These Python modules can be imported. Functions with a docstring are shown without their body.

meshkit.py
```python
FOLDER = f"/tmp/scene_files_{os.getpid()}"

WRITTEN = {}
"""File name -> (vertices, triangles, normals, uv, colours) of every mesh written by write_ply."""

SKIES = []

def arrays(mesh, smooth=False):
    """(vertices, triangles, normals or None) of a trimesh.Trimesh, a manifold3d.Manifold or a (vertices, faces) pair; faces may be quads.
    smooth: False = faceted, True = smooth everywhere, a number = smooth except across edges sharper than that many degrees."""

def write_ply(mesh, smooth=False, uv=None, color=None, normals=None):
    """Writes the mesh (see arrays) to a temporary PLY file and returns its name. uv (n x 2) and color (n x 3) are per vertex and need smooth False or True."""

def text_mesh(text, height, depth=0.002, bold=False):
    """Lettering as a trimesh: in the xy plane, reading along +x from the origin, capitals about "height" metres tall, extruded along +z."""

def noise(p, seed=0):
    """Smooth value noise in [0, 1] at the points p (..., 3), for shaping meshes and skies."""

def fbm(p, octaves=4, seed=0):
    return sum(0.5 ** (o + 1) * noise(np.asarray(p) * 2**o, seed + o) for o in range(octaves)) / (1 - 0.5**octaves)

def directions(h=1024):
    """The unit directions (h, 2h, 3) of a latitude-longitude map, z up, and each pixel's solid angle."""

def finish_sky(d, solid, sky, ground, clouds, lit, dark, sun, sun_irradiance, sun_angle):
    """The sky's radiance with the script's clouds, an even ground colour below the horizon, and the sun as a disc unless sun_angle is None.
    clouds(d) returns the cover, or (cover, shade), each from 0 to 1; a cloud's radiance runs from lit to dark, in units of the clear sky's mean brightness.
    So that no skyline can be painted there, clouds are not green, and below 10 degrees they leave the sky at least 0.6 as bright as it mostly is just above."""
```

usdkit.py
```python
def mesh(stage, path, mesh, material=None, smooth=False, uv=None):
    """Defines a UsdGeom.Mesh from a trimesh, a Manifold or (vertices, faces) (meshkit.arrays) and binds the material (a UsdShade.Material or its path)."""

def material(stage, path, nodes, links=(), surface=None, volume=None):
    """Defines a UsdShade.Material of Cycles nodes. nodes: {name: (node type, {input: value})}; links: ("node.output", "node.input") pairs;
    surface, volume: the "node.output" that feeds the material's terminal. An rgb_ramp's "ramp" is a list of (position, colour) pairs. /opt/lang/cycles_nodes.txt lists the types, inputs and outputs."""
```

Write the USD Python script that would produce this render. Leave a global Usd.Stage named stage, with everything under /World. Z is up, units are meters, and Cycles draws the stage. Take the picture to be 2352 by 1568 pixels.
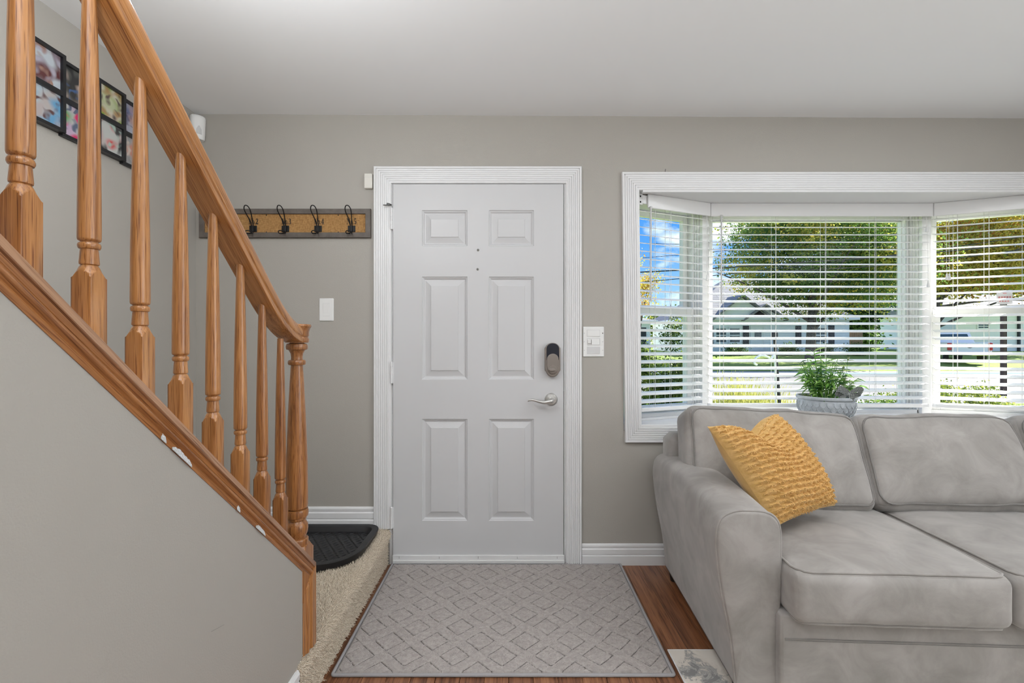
import math, random
import numpy as np, trimesh, manifold3d as m3, shapely.geometry as sg
import usdkit, meshkit
from pxr import Usd, UsdGeom, UsdLux, UsdShade, Gf, Sdf, Vt

random.seed(7); rng = np.random.default_rng(11)
stage = Usd.Stage.CreateInMemory()
UsdGeom.SetStageUpAxis(stage, 'Z'); UsdGeom.SetStageMetersPerUnit(stage, 1.0)
UsdGeom.Xform.Define(stage, '/World')
PI = math.pi

# ------------------------------------------------------------------ camera, sky, sun, added room fills, exposure
F, CX, HZ, CAMZ, D = 1080.0, 1176.0, 790.0, 1.183, 2.529      # focal length in pixels, horizon row, eye height, distance of the back wall
cam = UsdGeom.Camera.Define(stage, '/World/camera')
cam.CreateHorizontalApertureAttr(36.0); cam.CreateFocalLengthAttr(36.0 * F / 2352)
cam.CreateVerticalApertureOffsetAttr(36.0 * 6 / 2352)
cam.CreateClippingRangeAttr(Gf.Vec2f(0.05, 2000)); cam.CreateExposureAttr(0.0)
cam.AddTranslateOp().Set((0, 0, CAMZ)); cam.AddRotateXYZOp().Set((90, 0, 0))

sky = UsdLux.DomeLight.Define(stage, '/World/sky'); sky.CreateIntensityAttr(1.0)
skym = usdkit.material(stage, '/World/Looks/sky', {
    'tc': ('texture_coordinate', {}), 'sx': ('separate_xyz', {}),
    'gr': ('rgb_ramp', {'ramp': [(0.0, (.33, .42, .50)), (.07, (.19, .33, .50)), (.2, (.050, .18, .45)), (.4, (.032, .14, .40)), (1.0, (.02, .10, .32))]}),
    'mp': ('mapping', {'scale': (1, 1, 2.2), 'location': (.33, .2, .11)}),
    'n': ('noise_texture', {'scale': 5.0, 'detail': 7.0, 'roughness': .55}),
    'r': ('rgb_ramp', {'ramp': [(.50, (0, 0, 0)), (.64, (1, 1, 1))]}),
    'mx': ('mix', {'color2': (.62, .64, .67)}), 'b': ('background_shader', {'strength': 2.7})},
    [('tc.generated', 'sx.vector'), ('sx.z', 'gr.fac'), ('tc.generated', 'mp.vector'), ('mp.vector', 'n.vector'), ('n.fac', 'r.fac'),
     ('r.color', 'mx.fac'), ('gr.color', 'mx.color1'), ('mx.color', 'b.color')], surface='b.background')
UsdShade.MaterialBindingAPI.Apply(sky.GetPrim()).Bind(skym)

def aim(prim, eye, to):
    m = Gf.Matrix4d().SetLookAt(Gf.Vec3d(*eye), Gf.Vec3d(*to), Gf.Vec3d(0, 0, 1) if abs(eye[0] - to[0]) + abs(eye[1] - to[1]) > 1e-6 else Gf.Vec3d(0, 1, 0)).GetInverse()
    UsdGeom.Xformable(prim).AddTransformOp().Set(m)

SUN = np.array([.80, .30, .62]); SUN /= np.linalg.norm(SUN)
sun = UsdLux.DistantLight.Define(stage, '/World/sun'); sun.CreateIntensityAttr(4.6); sun.CreateAngleAttr(.53); sun.CreateNormalizeAttr(True)
sun.CreateColorAttr(Gf.Vec3f(1, .95, .86)); aim(sun, tuple(SUN * 10), (0, 0, 0))

def rect_light(name, eye, to, w, h, power, color=(1, 1, 1)):
    l = UsdLux.RectLight.Define(stage, '/World/' + name); l.CreateWidthAttr(w); l.CreateHeightAttr(h); l.CreateIntensityAttr(power)
    l.CreateColorAttr(Gf.Vec3f(*color)); aim(l, eye, to); return l
rect_light('rear_window_light', (.2, -3.05, 1.45), (.2, 2, 1.45), 4.0, 1.9, 0.5, (.93, .975, 1))      # added fill from behind the camera; the rear wall has no window
rect_light('side_window_light', (3.58, -.5, 1.45), (0, -.5, 1.45), 2.6, 1.8, 3.3, (.93, .975, 1))         # added fill from the right, standing in for bay daylight; no window there
rect_light('ceiling_lamp_light', (1.7, 1.1, 2.37), (1.7, 1.1, 0), 1.4, .7, 6.0, (.94, .975, 1))            # unseen panel added overhead to brighten the sofa seats
rect_light('uplighter_light', (-.15, -.45, 1.55), (-.15, -.45, 3), .5, .5, 64.0, (.93, .975, 1))             # added fill aimed upward, bouncing off the ceiling to even out the room
def ball_light(name, at, r, power, color=(1, .985, .97)):
    l = UsdLux.SphereLight.Define(stage, '/World/' + name); l.CreateRadiusAttr(r); l.CreateIntensityAttr(power); l.CreateColorAttr(Gf.Vec3f(*color)); l.AddTranslateOp().Set(at)
ball_light('stair_lamp_light', (-.75, 1.0, 2.08), .13, 36.0, (.94, .975, 1))                                              # unseen ball added to brighten the left wall and the landing

# ------------------------------------------------------------------ helpers
names = {}
def numbered(path):
    n = names.get(path, -1) + 1; names[path] = n
    return path if n == 0 else f'{path}_{n:03d}'
def put(prim, label=None, cat=None, group=None, kind=None):
    for k, v in (('label', label), ('category', cat), ('group', group), ('kind', kind)):
        if v: prim.SetCustomDataByKey(k, v)
    return prim
def thing(name, label, cat, group=None, kind=None, loc=None):
    x = UsdGeom.Xform.Define(stage, numbered('/World/' + name))
    if loc is not None: x.AddTranslateOp().Set(tuple(map(float, loc)))
    put(x.GetPrim(), label, cat, group, kind)
    return str(x.GetPath())
def part(parent, name, mesh, mat, smooth=30, label=None, kind=None):
    p = numbered(parent + '/' + name)
    m = usdkit.mesh(stage, p, mesh, M[mat], smooth)
    put(m.GetPrim(), label, None, None, kind)
    return p
def solo(name, mesh, mat, label, cat, group=None, kind=None, smooth=30):
    p = numbered('/World/' + name)
    m = usdkit.mesh(stage, p, mesh, M[mat], smooth); put(m.GetPrim(), label, cat, group, kind)
    return p
def cat_(ms): return trimesh.util.concatenate([m for m in ms])
def PT(px, py, y): return np.array([(px - CX) * y / F, y, CAMZ - (py - HZ) * y / F])
def box(x0, x1, y0, y1, z0, z1, c=0.0):
    x0, x1 = sorted((x0, x1)); y0, y1 = sorted((y0, y1)); z0, z1 = sorted((z0, z1))
    if c <= 0:
        b = trimesh.creation.box((x1 - x0, y1 - y0, z1 - z0)); b.apply_translation(((x0 + x1) / 2, (y0 + y1) / 2, (z0 + z1) / 2)); return b
    pts = []
    for sx in (0, 1):
        for sy in (0, 1):
            for sz in (0, 1):
                p = np.array([(x0, x1)[sx], (y0, y1)[sy], (z0, z1)[sz]]); s = np.array([1 - 2 * sx, 1 - 2 * sy, 1 - 2 * sz]) * c
                for k in range(3):
                    q = p + s; q[k] = p[k]; pts.append(q)
    return tm(m3.Manifold.hull_points(np.array(pts)))
def tm(man):
    m = man.to_mesh(); return trimesh.Trimesh(np.array(m.vert_properties[:, :3]), np.array(m.tri_verts), process=False)
def prism(poly, z0, z1):
    m = trimesh.creation.extrude_polygon(sg.Polygon(poly) if not isinstance(poly, sg.Polygon) else poly, z1 - z0, engine='earcut'); m.apply_translation((0, 0, z0)); return m
def prism_xz(poly, y0, y1):                     # polygon in x,z extruded along y
    m = prism(poly, 0, y1 - y0); v = m.vertices.copy(); m.vertices = np.c_[v[:, 0], y0 + v[:, 2], v[:, 1]]; m.invert(); return m
def prism_yz(poly, x0, x1):                     # polygon in y,z extruded along x
    m = prism(poly, 0, x1 - x0); v = m.vertices.copy(); m.vertices = np.c_[x0 + v[:, 2], v[:, 0], v[:, 1]]; return m
def lathe(prof, c=(0, 0, 0), n=28):
    r = np.array([max(p[0], 1e-5) for p in prof]); z = np.array([p[1] for p in prof]); a = np.arange(n) * 2 * PI / n
    v = np.stack([r[:, None] * np.cos(a), r[:, None] * np.sin(a), np.repeat(z[:, None], n, 1)], -1).reshape(-1, 3)
    f = []
    for i in range(len(prof) - 1):
        for j in range(n):
            a0, a1, b0, b1 = i * n + j, i * n + (j + 1) % n, (i + 1) * n + j, (i + 1) * n + (j + 1) % n
            f += [[a0, a1, b1], [a0, b1, b0]]
    m = trimesh.Trimesh(v, f, process=False); m.apply_translation(c); return m
def tube(path, r, n=8, closed=False):
    p = np.asarray(path, float); r = np.broadcast_to(r, (len(p),))
    t = np.gradient(p, axis=0) if not closed else np.roll(p, -1, 0) - np.roll(p, 1, 0)
    t /= np.linalg.norm(t, axis=1, keepdims=True) + 1e-12
    up = np.array([0, 0, 1.0]) if abs(t[0, 2]) < .9 else np.array([1.0, 0, 0]); A = []
    u = np.cross(t[0], up); u /= np.linalg.norm(u)
    for k in range(len(p)):
        u = u - t[k] * (u @ t[k]); u /= np.linalg.norm(u) + 1e-12; A.append(u.copy())
    A = np.array(A); B = np.cross(t, A); g = np.arange(n) * 2 * PI / n
    v = (p[:, None] + r[:, None, None] * (np.cos(g)[None, :, None] * A[:, None] + np.sin(g)[None, :, None] * B[:, None])).reshape(-1, 3)
    f = []; m = len(p)
    for i in range(m if closed else m - 1):
        for j in range(n):
            a0, a1, b0, b1 = i * n + j, i * n + (j + 1) % n, ((i + 1) % m) * n + j, ((i + 1) % m) * n + (j + 1) % n
            f += [[a0, b1, a1], [a0, b0, b1]]
    v = list(v)
    if not closed:
        v += [p[0], p[-1]]
        for j in range(n):
            f += [[m * n, j, (j + 1) % n][::1], [m * n + 1, (m - 1) * n + (j + 1) % n, (m - 1) * n + j]]
    out = trimesh.Trimesh(np.array(v), f, process=False); return out
def spline(pts, n=8, closed=False):
    p = np.asarray(pts, float); k = len(p); out = []
    for i in range(k if closed else k - 1):
        if closed: a, b, c, d = p[(i - 1) % k], p[i], p[(i + 1) % k], p[(i + 2) % k]
        else: a, b, c, d = p[max(i - 1, 0)], p[i], p[i + 1], p[min(i + 2, k - 1)]
        for s in np.arange(n) / n:
            out.append(.5 * (2 * b + (c - a) * s + (2 * a - 5 * b + 4 * c - d) * s * s + (3 * b - a - 3 * c + d) * s ** 3))
    if not closed: out.append(p[-1])
    return np.array(out)
def loft(rings, cap=True):                       # rings: (m, n, 3), closed around n
    R = np.asarray(rings, float); m, n = R.shape[:2]; f = []
    for i in range(m - 1):
        for j in range(n):
            a0, a1, b0, b1 = i * n + j, i * n + (j + 1) % n, (i + 1) * n + j, (i + 1) * n + (j + 1) % n
            f += [[a0, a1, b1], [a0, b1, b0]]
    v = R.reshape(-1, 3)
    if cap:
        v = np.vstack([v, R[0].mean(0), R[-1].mean(0)])
        for j in range(n): f += [[m * n, (j + 1) % n, j], [m * n + 1, (m - 1) * n + j, (m - 1) * n + (j + 1) % n]]
    t = trimesh.Trimesh(v, f, process=False)
    if t.volume < 0: t.invert()
    return t
def ext(prof, axis, a0, a1):                     # closed profile: list of 3-D points, extruded from a0 to a1 along axis
    P = np.array(prof, float); A, B = P.copy(), P.copy(); A[:, axis] = a0; B[:, axis] = a1
    return loft([A, B])
def frame_pieces(inner, outer, prof, ymap, closed=True):
    """mitred mouldings round an opening in the x-z plane: inner / outer corner lists, prof = (a 0..1 from inner to outer, b out of the wall); one mesh per side."""
    inner, outer = np.array(inner, float), np.array(outer, float); k = len(inner); out = []
    for i in range(k if closed else k - 1):
        j = (i + 1) % k; rings = []
        for c in (i, j):
            rings.append([(*(inner[c] + (outer[c] - inner[c]) * a), ) for a, b in prof])
        A, B = ([np.array([q[0], ymap(b), q[1]]) for q, (a, b) in zip(r, prof)] for r in rings)
        out.append(loft([A, B]))
    return out
def curves(path, pts, counts, widths, mat, kind=None, label=None):
    c = UsdGeom.BasisCurves.Define(stage, path); c.CreateTypeAttr('linear')
    c.CreatePointsAttr(Vt.Vec3fArray.FromNumpy(np.asarray(pts, np.float32))); c.CreateCurveVertexCountsAttr(Vt.IntArray.FromNumpy(np.asarray(counts, np.int32)))
    c.CreateWidthsAttr(Vt.FloatArray.FromNumpy(np.asarray(widths, np.float32))); c.SetWidthsInterpolation('vertex')
    UsdShade.MaterialBindingAPI.Apply(c.GetPrim()).Bind(M[mat]); put(c.GetPrim(), label, None, None, kind); return c
def instancer(path, proto_meshes, mats, pos, quats, scales, idx, label=None):
    pi = UsdGeom.PointInstancer.Define(stage, path)
    for k, (m, mt) in enumerate(zip(proto_meshes, mats)):
        pr = usdkit.mesh(stage, f'{path}/spray_{k:03d}', m, M[mt], False); pi.CreatePrototypesRel().AddTarget(pr.GetPath())
    pi.CreatePositionsAttr(Vt.Vec3fArray.FromNumpy(np.asarray(pos, np.float32))); pi.CreateProtoIndicesAttr(Vt.IntArray.FromNumpy(np.asarray(idx, np.int32)))
    q = np.asarray(quats, np.float64)
    pi.CreateOrientationsAttr(Vt.QuathArray([Gf.Quath(float(a), float(b), float(c), float(d)) for a, b, c, d in q]))
    s = np.asarray(scales, np.float32); pi.CreateScalesAttr(Vt.Vec3fArray.FromNumpy(np.repeat(s[:, None], 3, 1)))
    put(pi.GetPrim(), label, None, None, 'stuff'); return pi

# ------------------------------------------------------------------ materials
M = {}
def mat(name, color, rough=.5, bump=None, noise=None, **kw):
    """principled; noise = (scale, colour2, contrast) mottles the colour; bump = (scale, distance)."""
    nodes = {'p': ('principled_bsdf', dict(base_color=color, roughness=rough, **kw)), 'g': ('geometry', {})}; links = []
    if noise:
        nodes['n'] = ('noise_texture', {'scale': noise[0], 'detail': 5.0, 'roughness': .6}); nodes['r'] = ('rgb_ramp', {'ramp': [(.5 - noise[2], color), (.5 + noise[2], noise[1])]})
        links += [('g.position', 'n.vector'), ('n.fac', 'r.fac'), ('r.color', 'p.base_color')]
    if bump:
        nodes['bn'] = ('noise_texture', {'scale': bump[0], 'detail': 3.0}); nodes['b'] = ('bump', {'distance': bump[1], 'strength': 1.0})
        links += [('g.position', 'bn.vector'), ('bn.fac', 'b.height'), ('b.normal', 'p.normal')]
    M[name] = usdkit.material(stage, '/World/Looks/' + name, nodes, links, surface='p.BSDF')
def wood(name, c0, c1, c2, rot=(0, 0, 0), scale=(120, 120, 3.5), rough=.3, loc=(0, 0, 0), coat=.35, contrast=1.0, pores=True):
    nodes = {'g': ('geometry', {}), 'm0': ('mapping', {'rotation': rot}), 'm': ('mapping', {'scale': scale, 'location': loc}),
             'n': ('noise_texture', {'scale': 1.0, 'detail': 4.0, 'roughness': .6, 'distortion': .7}),
             'r': ('rgb_ramp', {'ramp': [(.33, c0), (.5, c1), (.68, c2)]}),
             'm2': ('mapping', {'scale': (scale[0] * 4.5, scale[1] * 4.5, scale[2] * 4)}), 'n2': ('noise_texture', {'scale': 1.0, 'detail': 2.0}),
             'r2': ('rgb_ramp', {'ramp': [(.32, (.52, .42, .36)), (.45, (1, 1, 1))]}), 'mx': ('mix', {'mix_type': 'multiply', 'fac': 1.0 if pores else .3}),
             'p': ('principled_bsdf', {'roughness': rough, 'coat_weight': coat, 'coat_roughness': .18}), 'b': ('bump', {'distance': .0006, 'strength': .5})}
    M[name] = usdkit.material(stage, '/World/Looks/' + name, nodes, [
        ('g.position', 'm0.vector'), ('m0.vector', 'm.vector'), ('m.vector', 'n.vector'), ('n.fac', 'r.fac'), ('m0.vector', 'm2.vector'), ('m2.vector', 'n2.vector'), ('n2.fac', 'r2.fac'),
        ('r.color', 'mx.color1'), ('r2.color', 'mx.color2'), ('mx.color', 'p.base_color'), ('n2.fac', 'b.height'), ('b.normal', 'p.normal')], surface='p.BSDF')

mat('wall_paint', (.40, .378, .342), .55, bump=(260, .0004))
mat('ceiling_paint', (.86, .865, .875), .8, bump=(120, .0002))
mat('white_trim', (.76, .76, .765), .38)
mat('white_door', (.60, .60, .61), .42, bump=(700, .0002))
mat('white_plastic', (.80, .80, .79), .35)
mat('grey_plastic', (.62, .62, .62), .4)
mat('offwhite_plastic', (.72, .70, .64), .4)
mat('white_blind', (.89, .89, .89), .4)
mat('white_vinyl', (.89, .89, .89), .4)
mat('cord', (.8, .8, .78), .7)
mat('gap_dark', (.012, .012, .012), .8)
mat('black_frame', (.012, .012, .014), .35)
mat('black_metal', (.010, .010, .011), .38, metallic=.3)
mat('grey_steel', (.12, .12, .12), .4, metallic=.8)
mat('satin_nickel', (.58, .57, .55), .36, metallic=.8)
mat('aged_bronze', (.27, .235, .21), .36, metallic=.45)
mat('keypad_black', (.004, .005, .014), .08)
mat('rack_frame', (.105, .088, .075), .55, noise=(30, (.14, .12, .105), .15))
mat('ink', (.010, .009, .008), .7)
mat('rubber', (.013, .013, .015), .42)
mat('mat_backing', (.045, .040, .037), .95)  # dark colour for the shade painted into the doormat grooves
mat('rug_binding', (.34, .33, .335), .8, bump=(900, .0006))
mat('legs_black', (.015, .013, .012), .5)
mat('carpet_base', (.56, .48, .37), .95, bump=(300, .004))
mat('soil', (.03, .02, .012), .9, bump=(200, .004))
mat('pot', (.40, .43, .46), .5, noise=(45, (.50, .53, .56), .15))
mat('sticker', (.80, .80, .82), .5); mat('red_ink', (.70, .30, .30), .5)
mat('chip_white', (.72, .74, .76), .7, noise=(300, (.5, .5, .5), .1))
mat('pencil', (.30, .29, .27), .7)
OC = ((.28, .108, .030), (.42, .182, .055), (.51, .240, .082))
SLOPE = .8975; TH = math.atan(SLOPE)
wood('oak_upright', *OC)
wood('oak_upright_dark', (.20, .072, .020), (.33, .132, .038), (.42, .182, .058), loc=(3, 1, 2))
wood('oak_rail', *OC, rot=(TH - PI / 2, 0, 0), scale=(130, 130, 3))
wood('oak_cap', (.21, .074, .022), (.35, .140, .042), (.45, .196, .066), rot=(TH - PI / 2, 0, 0), scale=(130, 130, 3), loc=(5, 2, 7))
wood('oak_cap_edge', (.22, .105, .055), (.40, .22, .125), (.48, .28, .17), rot=(TH - PI / 2, 0, 0), scale=(80, 80, 2), loc=(1, 9, 7), coat=.2)
for k, (a, b, c) in enumerate([((.10, .034, .015), (.23, .092, .041), (.32, .140, .066)), ((.09, .030, .013), (.20, .078, .035), (.28, .118, .055)), ((.115, .040, .018), (.255, .105, .048), (.345, .155, .075))]):
    wood(f'laminate_{"abc"[k]}', a, b, c, rot=(PI / 2, 0, 0), scale=(44, 16, 1.9), rough=.33, loc=(k * 7.3, k * 3.1, k * 5), coat=.2)

def cloth(name, c0, c1, scale, sheen=.4, rough=.85, tint=(1, 1, 1), weave=1500, stretch=(1, 1, 1)):
    M[name] = usdkit.material(stage, '/World/Looks/' + name, {
        'g': ('geometry', {}), 'm': ('mapping', {'scale': stretch}), 'n': ('noise_texture', {'scale': scale, 'detail': 6.0, 'roughness': .62, 'distortion': .6}), 'r': ('rgb_ramp', {'ramp': [(.35, c0), (.66, c1)]}),
        'n2': ('noise_texture', {'scale': weave, 'detail': 1.0}), 'b': ('bump', {'distance': .0008, 'strength': .45}),
        'p': ('principled_bsdf', {'roughness': rough, 'sheen_weight': sheen, 'sheen_roughness': .35, 'sheen_tint': tint, 'specular_ior_level': .2})},
        [('g.position', 'm.vector'), ('m.vector', 'n.vector'), ('n.fac', 'r.fac'), ('r.color', 'p.base_color'), ('g.position', 'n2.vector'), ('n2.fac', 'b.height'), ('b.normal', 'p.normal')], surface='p.BSDF')
cloth('velvet', (.275, .256, .240), (.385, .361, .342), 7.0, .45)
cloth('velvet_piping', (.19, .178, .168), (.25, .236, .224), 9.0, .4)
cloth('mustard', (.64, .385, .125), (.76, .49, .20), 40.0, .3, weave=900)
cloth('mustard_plain', (.68, .42, .15), (.74, .48, .19), 18.0, .3)
cloth('rug_pile', (.325, .293, .277), (.43, .392, .37), 60.0, .3, .95, weave=420)
M['burlap'] = usdkit.material(stage, '/World/Looks/burlap', {
    'g': ('geometry', {}), 'm1': ('mapping', {'scale': (60, 60, 700)}), 'm2': ('mapping', {'scale': (700, 60, 60)}), 'n1': ('noise_texture', {'scale': 1.0, 'detail': 2.0}), 'n2': ('noise_texture', {'scale': 1.0, 'detail': 2.0}),
    'a': ('math', {'math_type': 'add'}), 'h': ('math', {'math_type': 'multiply', 'value2': .5}), 'r': ('rgb_ramp', {'ramp': [(.38, (.24, .115, .035)), (.62, (.50, .285, .105))]}), 'p': ('principled_bsdf', {'roughness': .9})},
    [('g.position', 'm1.vector'), ('g.position', 'm2.vector'), ('m1.vector', 'n1.vector'), ('m2.vector', 'n2.vector'), ('n1.fac', 'a.value1'), ('n2.fac', 'a.value2'), ('a.value', 'h.value1'), ('h.value', 'r.fac'), ('r.color', 'p.base_color')], surface='p.BSDF')
M['shag'] = usdkit.material(stage, '/World/Looks/shag', {
    'g': ('geometry', {}), 'n': ('noise_texture', {'scale': 260.0, 'detail': 2.0}), 'r': ('rgb_ramp', {'ramp': [(.33, (.52, .42, .31)), (.5, (.82, .715, .58)), (.68, (.93, .87, .76))]}), 'p': ('principled_bsdf', {'roughness': .9, 'sheen_weight': .2})},
    [('g.position', 'n.vector'), ('n.fac', 'r.fac'), ('r.color', 'p.base_color')], surface='p.BSDF')
M['floral_rug'] = usdkit.material(stage, '/World/Looks/floral_rug', {
    'g': ('geometry', {}), 'v': ('voronoi_texture', {'scale': 7.0}), 'n': ('noise_texture', {'scale': 16.0, 'detail': 6.0, 'roughness': .7, 'distortion': 1.5}), 'n2': ('noise_texture', {'scale': 5.0, 'detail': 5.0}),
    'a': ('math', {'math_type': 'multiply_add', 'value2': .55}), 'r': ('rgb_ramp', {'ramp': [(.74, (.66, .61, .55)), (.88, (.60, .55, .49)), (.92, (.30, .29, .28)), (.97, (.45, .43, .41)), (1.0, (.24, .235, .23))]}), 'p': ('principled_bsdf', {'roughness': .95})},
    [('g.position', 'v.vector'), ('g.position', 'n.vector'), ('v.distance', 'a.value1'), ('n.fac', 'a.value3'), ('a.value', 'r.fac'), ('r.color', 'p.base_color')], surface='p.BSDF')
M['gingham'] = usdkit.material(stage, '/World/Looks/gingham', {
    'g': ('geometry', {}), 's': ('vector_math', {'math_type': 'scale', 'scale': 170.0}), 'x': ('separate_xyz', {}),
    's1': ('math', {'math_type': 'fraction'}), 's2': ('math', {'math_type': 'fraction'}), 't1': ('math', {'math_type': 'greater_than'}), 't2': ('math', {'math_type': 'greater_than'}),
    'a': ('math', {'math_type': 'add'}), 'h': ('math', {'math_type': 'multiply', 'value2': .5}), 'r': ('rgb_ramp', {'ramp': [(0, (.01, .012, .012)), (.5, (.13, .15, .14)), (1, (.72, .75, .72))]}), 'p': ('principled_bsdf', {'roughness': .7})},
    [('g.position', 's.vector1'), ('s.vector', 'x.vector'), ('x.x', 's1.value1'), ('x.z', 's2.value1'), ('s1.value', 't1.value1'), ('s2.value', 't2.value1'), ('t1.value', 'a.value1'), ('t2.value', 'a.value2'), ('a.value', 'h.value1'), ('h.value', 'r.fac'), ('r.color', 'p.base_color')], surface='p.BSDF')
M['glass'] = usdkit.material(stage, '/World/Looks/glass', {
    'f': ('layer_weight', {'blend': .5}), 'pw': ('math', {'math_type': 'power', 'value2': 5.0}), 'ma': ('math', {'math_type': 'multiply_add', 'value2': .7, 'value3': .04}), 't': ('transparent_bsdf', {'color': (.96, .97, .97)}), 'g': ('glossy_bsdf', {'roughness': .0, 'color': (.10, .10, .10)}), 'm': ('mix_closure', {})},
    [('f.facing', 'pw.value1'), ('pw.value', 'ma.value1'), ('ma.value', 'm.fac'), ('t.BSDF', 'm.closure1'), ('g.BSDF', 'm.closure2')], surface='m.closure')
def leafmat(name, c0, c1, scale=3.0, trans=.45, rough=.45):
    M[name] = usdkit.material(stage, '/World/Looks/' + name, {
        'g': ('geometry', {}), 'n': ('noise_texture', {'scale': scale, 'detail': 3.0}), 'r': ('rgb_ramp', {'ramp': [(.38, c0), (.62, c1)]}),
        'p': ('principled_bsdf', {'roughness': rough, 'specular_ior_level': .3}), 't': ('translucent_bsdf', {}), 'm': ('mix_closure', {'fac': trans})},
        [('g.position', 'n.vector'), ('n.fac', 'r.fac'), ('r.color', 'p.base_color'), ('r.color', 't.color'), ('p.BSDF', 'm.closure1'), ('t.BSDF', 'm.closure2')], surface='m.closure')
leafmat('leaf_green', (.13, .35, .06), (.32, .56, .13), 30, .4); leafmat('leaf_light', (.34, .56, .14), (.52, .70, .28), 30, .4)
leafmat('leaf_dark', (.02, .09, .03), (.05, .17, .06), 30); leafmat('leaf_variegated', (.16, .26, .08), (.62, .62, .42), 160)
leafmat('leaf_rust', (.32, .13, .02), (.40, .26, .04), 30)
leafmat('tree_green', (.06, .13, .035), (.17, .29, .06), .5, .5); leafmat('tree_olive', (.28, .34, .06), (.52, .50, .09), .6, .5)
leafmat('tree_yellow', (.46, .36, .05), (.72, .56, .10), .7, .5); leafmat('tree_orange', (.36, .16, .03), (.55, .28, .05), .7)
leafmat('juniper', (.025, .06, .012), (.09, .14, .03), 3); leafmat('boxwood', (.09, .15, .025), (.26, .32, .06), 3); leafmat('lime_grass', (.30, .32, .07), (.52, .50, .15), 3)
leafmat('evergreen', (.012, .04, .015), (.04, .085, .025), .6)
mat('bark', (.055, .045, .036), .9, noise=(8, (.10, .085, .07), .2))
mat('lawn', (.18, .27, .045), .9, noise=(1.2, (.28, .36, .07), .2), bump=(30, .05))
mat('asphalt', (.17, .167, .164), .9, noise=(2, (.21, .205, .20), .2)); mat('concrete', (.30, .285, .27), .9)
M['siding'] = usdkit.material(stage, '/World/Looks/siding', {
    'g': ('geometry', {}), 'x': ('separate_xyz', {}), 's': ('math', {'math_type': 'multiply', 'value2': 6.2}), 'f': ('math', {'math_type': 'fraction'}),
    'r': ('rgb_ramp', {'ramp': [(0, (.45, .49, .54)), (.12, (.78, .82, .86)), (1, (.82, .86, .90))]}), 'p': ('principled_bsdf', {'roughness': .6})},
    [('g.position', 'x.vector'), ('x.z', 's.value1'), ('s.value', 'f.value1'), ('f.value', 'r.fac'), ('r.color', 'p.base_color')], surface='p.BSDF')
M['shingle'] = usdkit.material(stage, '/World/Looks/shingle', {
    'g': ('geometry', {}), 'm': ('mapping', {'scale': (1, 1, 1)}), 'k': ('brick_texture', {'color1': (.32, .32, .33), 'color2': (.22, .22, .235), 'mortar': (.13, .13, .14), 'scale': 1.0, 'brick_width': .9, 'row_height': .17, 'mortar_size': .02}), 'p': ('principled_bsdf', {'roughness': .9}),
    'x': ('separate_xyz', {}), 'c': ('combine_xyz', {})},
    [('g.position', 'x.vector'), ('x.x', 'c.x'), ('x.z', 'c.y'), ('c.vector', 'k.vector'), ('k.color', 'p.base_color')], surface='p.BSDF')
mat('shutter', (.02, .024, .032), .6); mat('far_glass', (.05, .08, .09), .1); mat('house_white', (.75, .78, .80), .5); mat('fence_wood', (.36, .22, .12), .8, noise=(3, (.24, .15, .085), .2))
mat('truck_white', (.72, .73, .74), .25, coat_weight=.5); mat('tyre', (.015, .015, .015), .8); mat('tail_red', (.45, .02, .015), .2); mat('chrome', (.55, .55, .56), .15, metallic=1.0)
mat('pole_wood', (.075, .05, .04), .85); mat('garage_grey', (.42, .47, .50), .7); mat('wire', (.012, .012, .013), .6)

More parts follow.
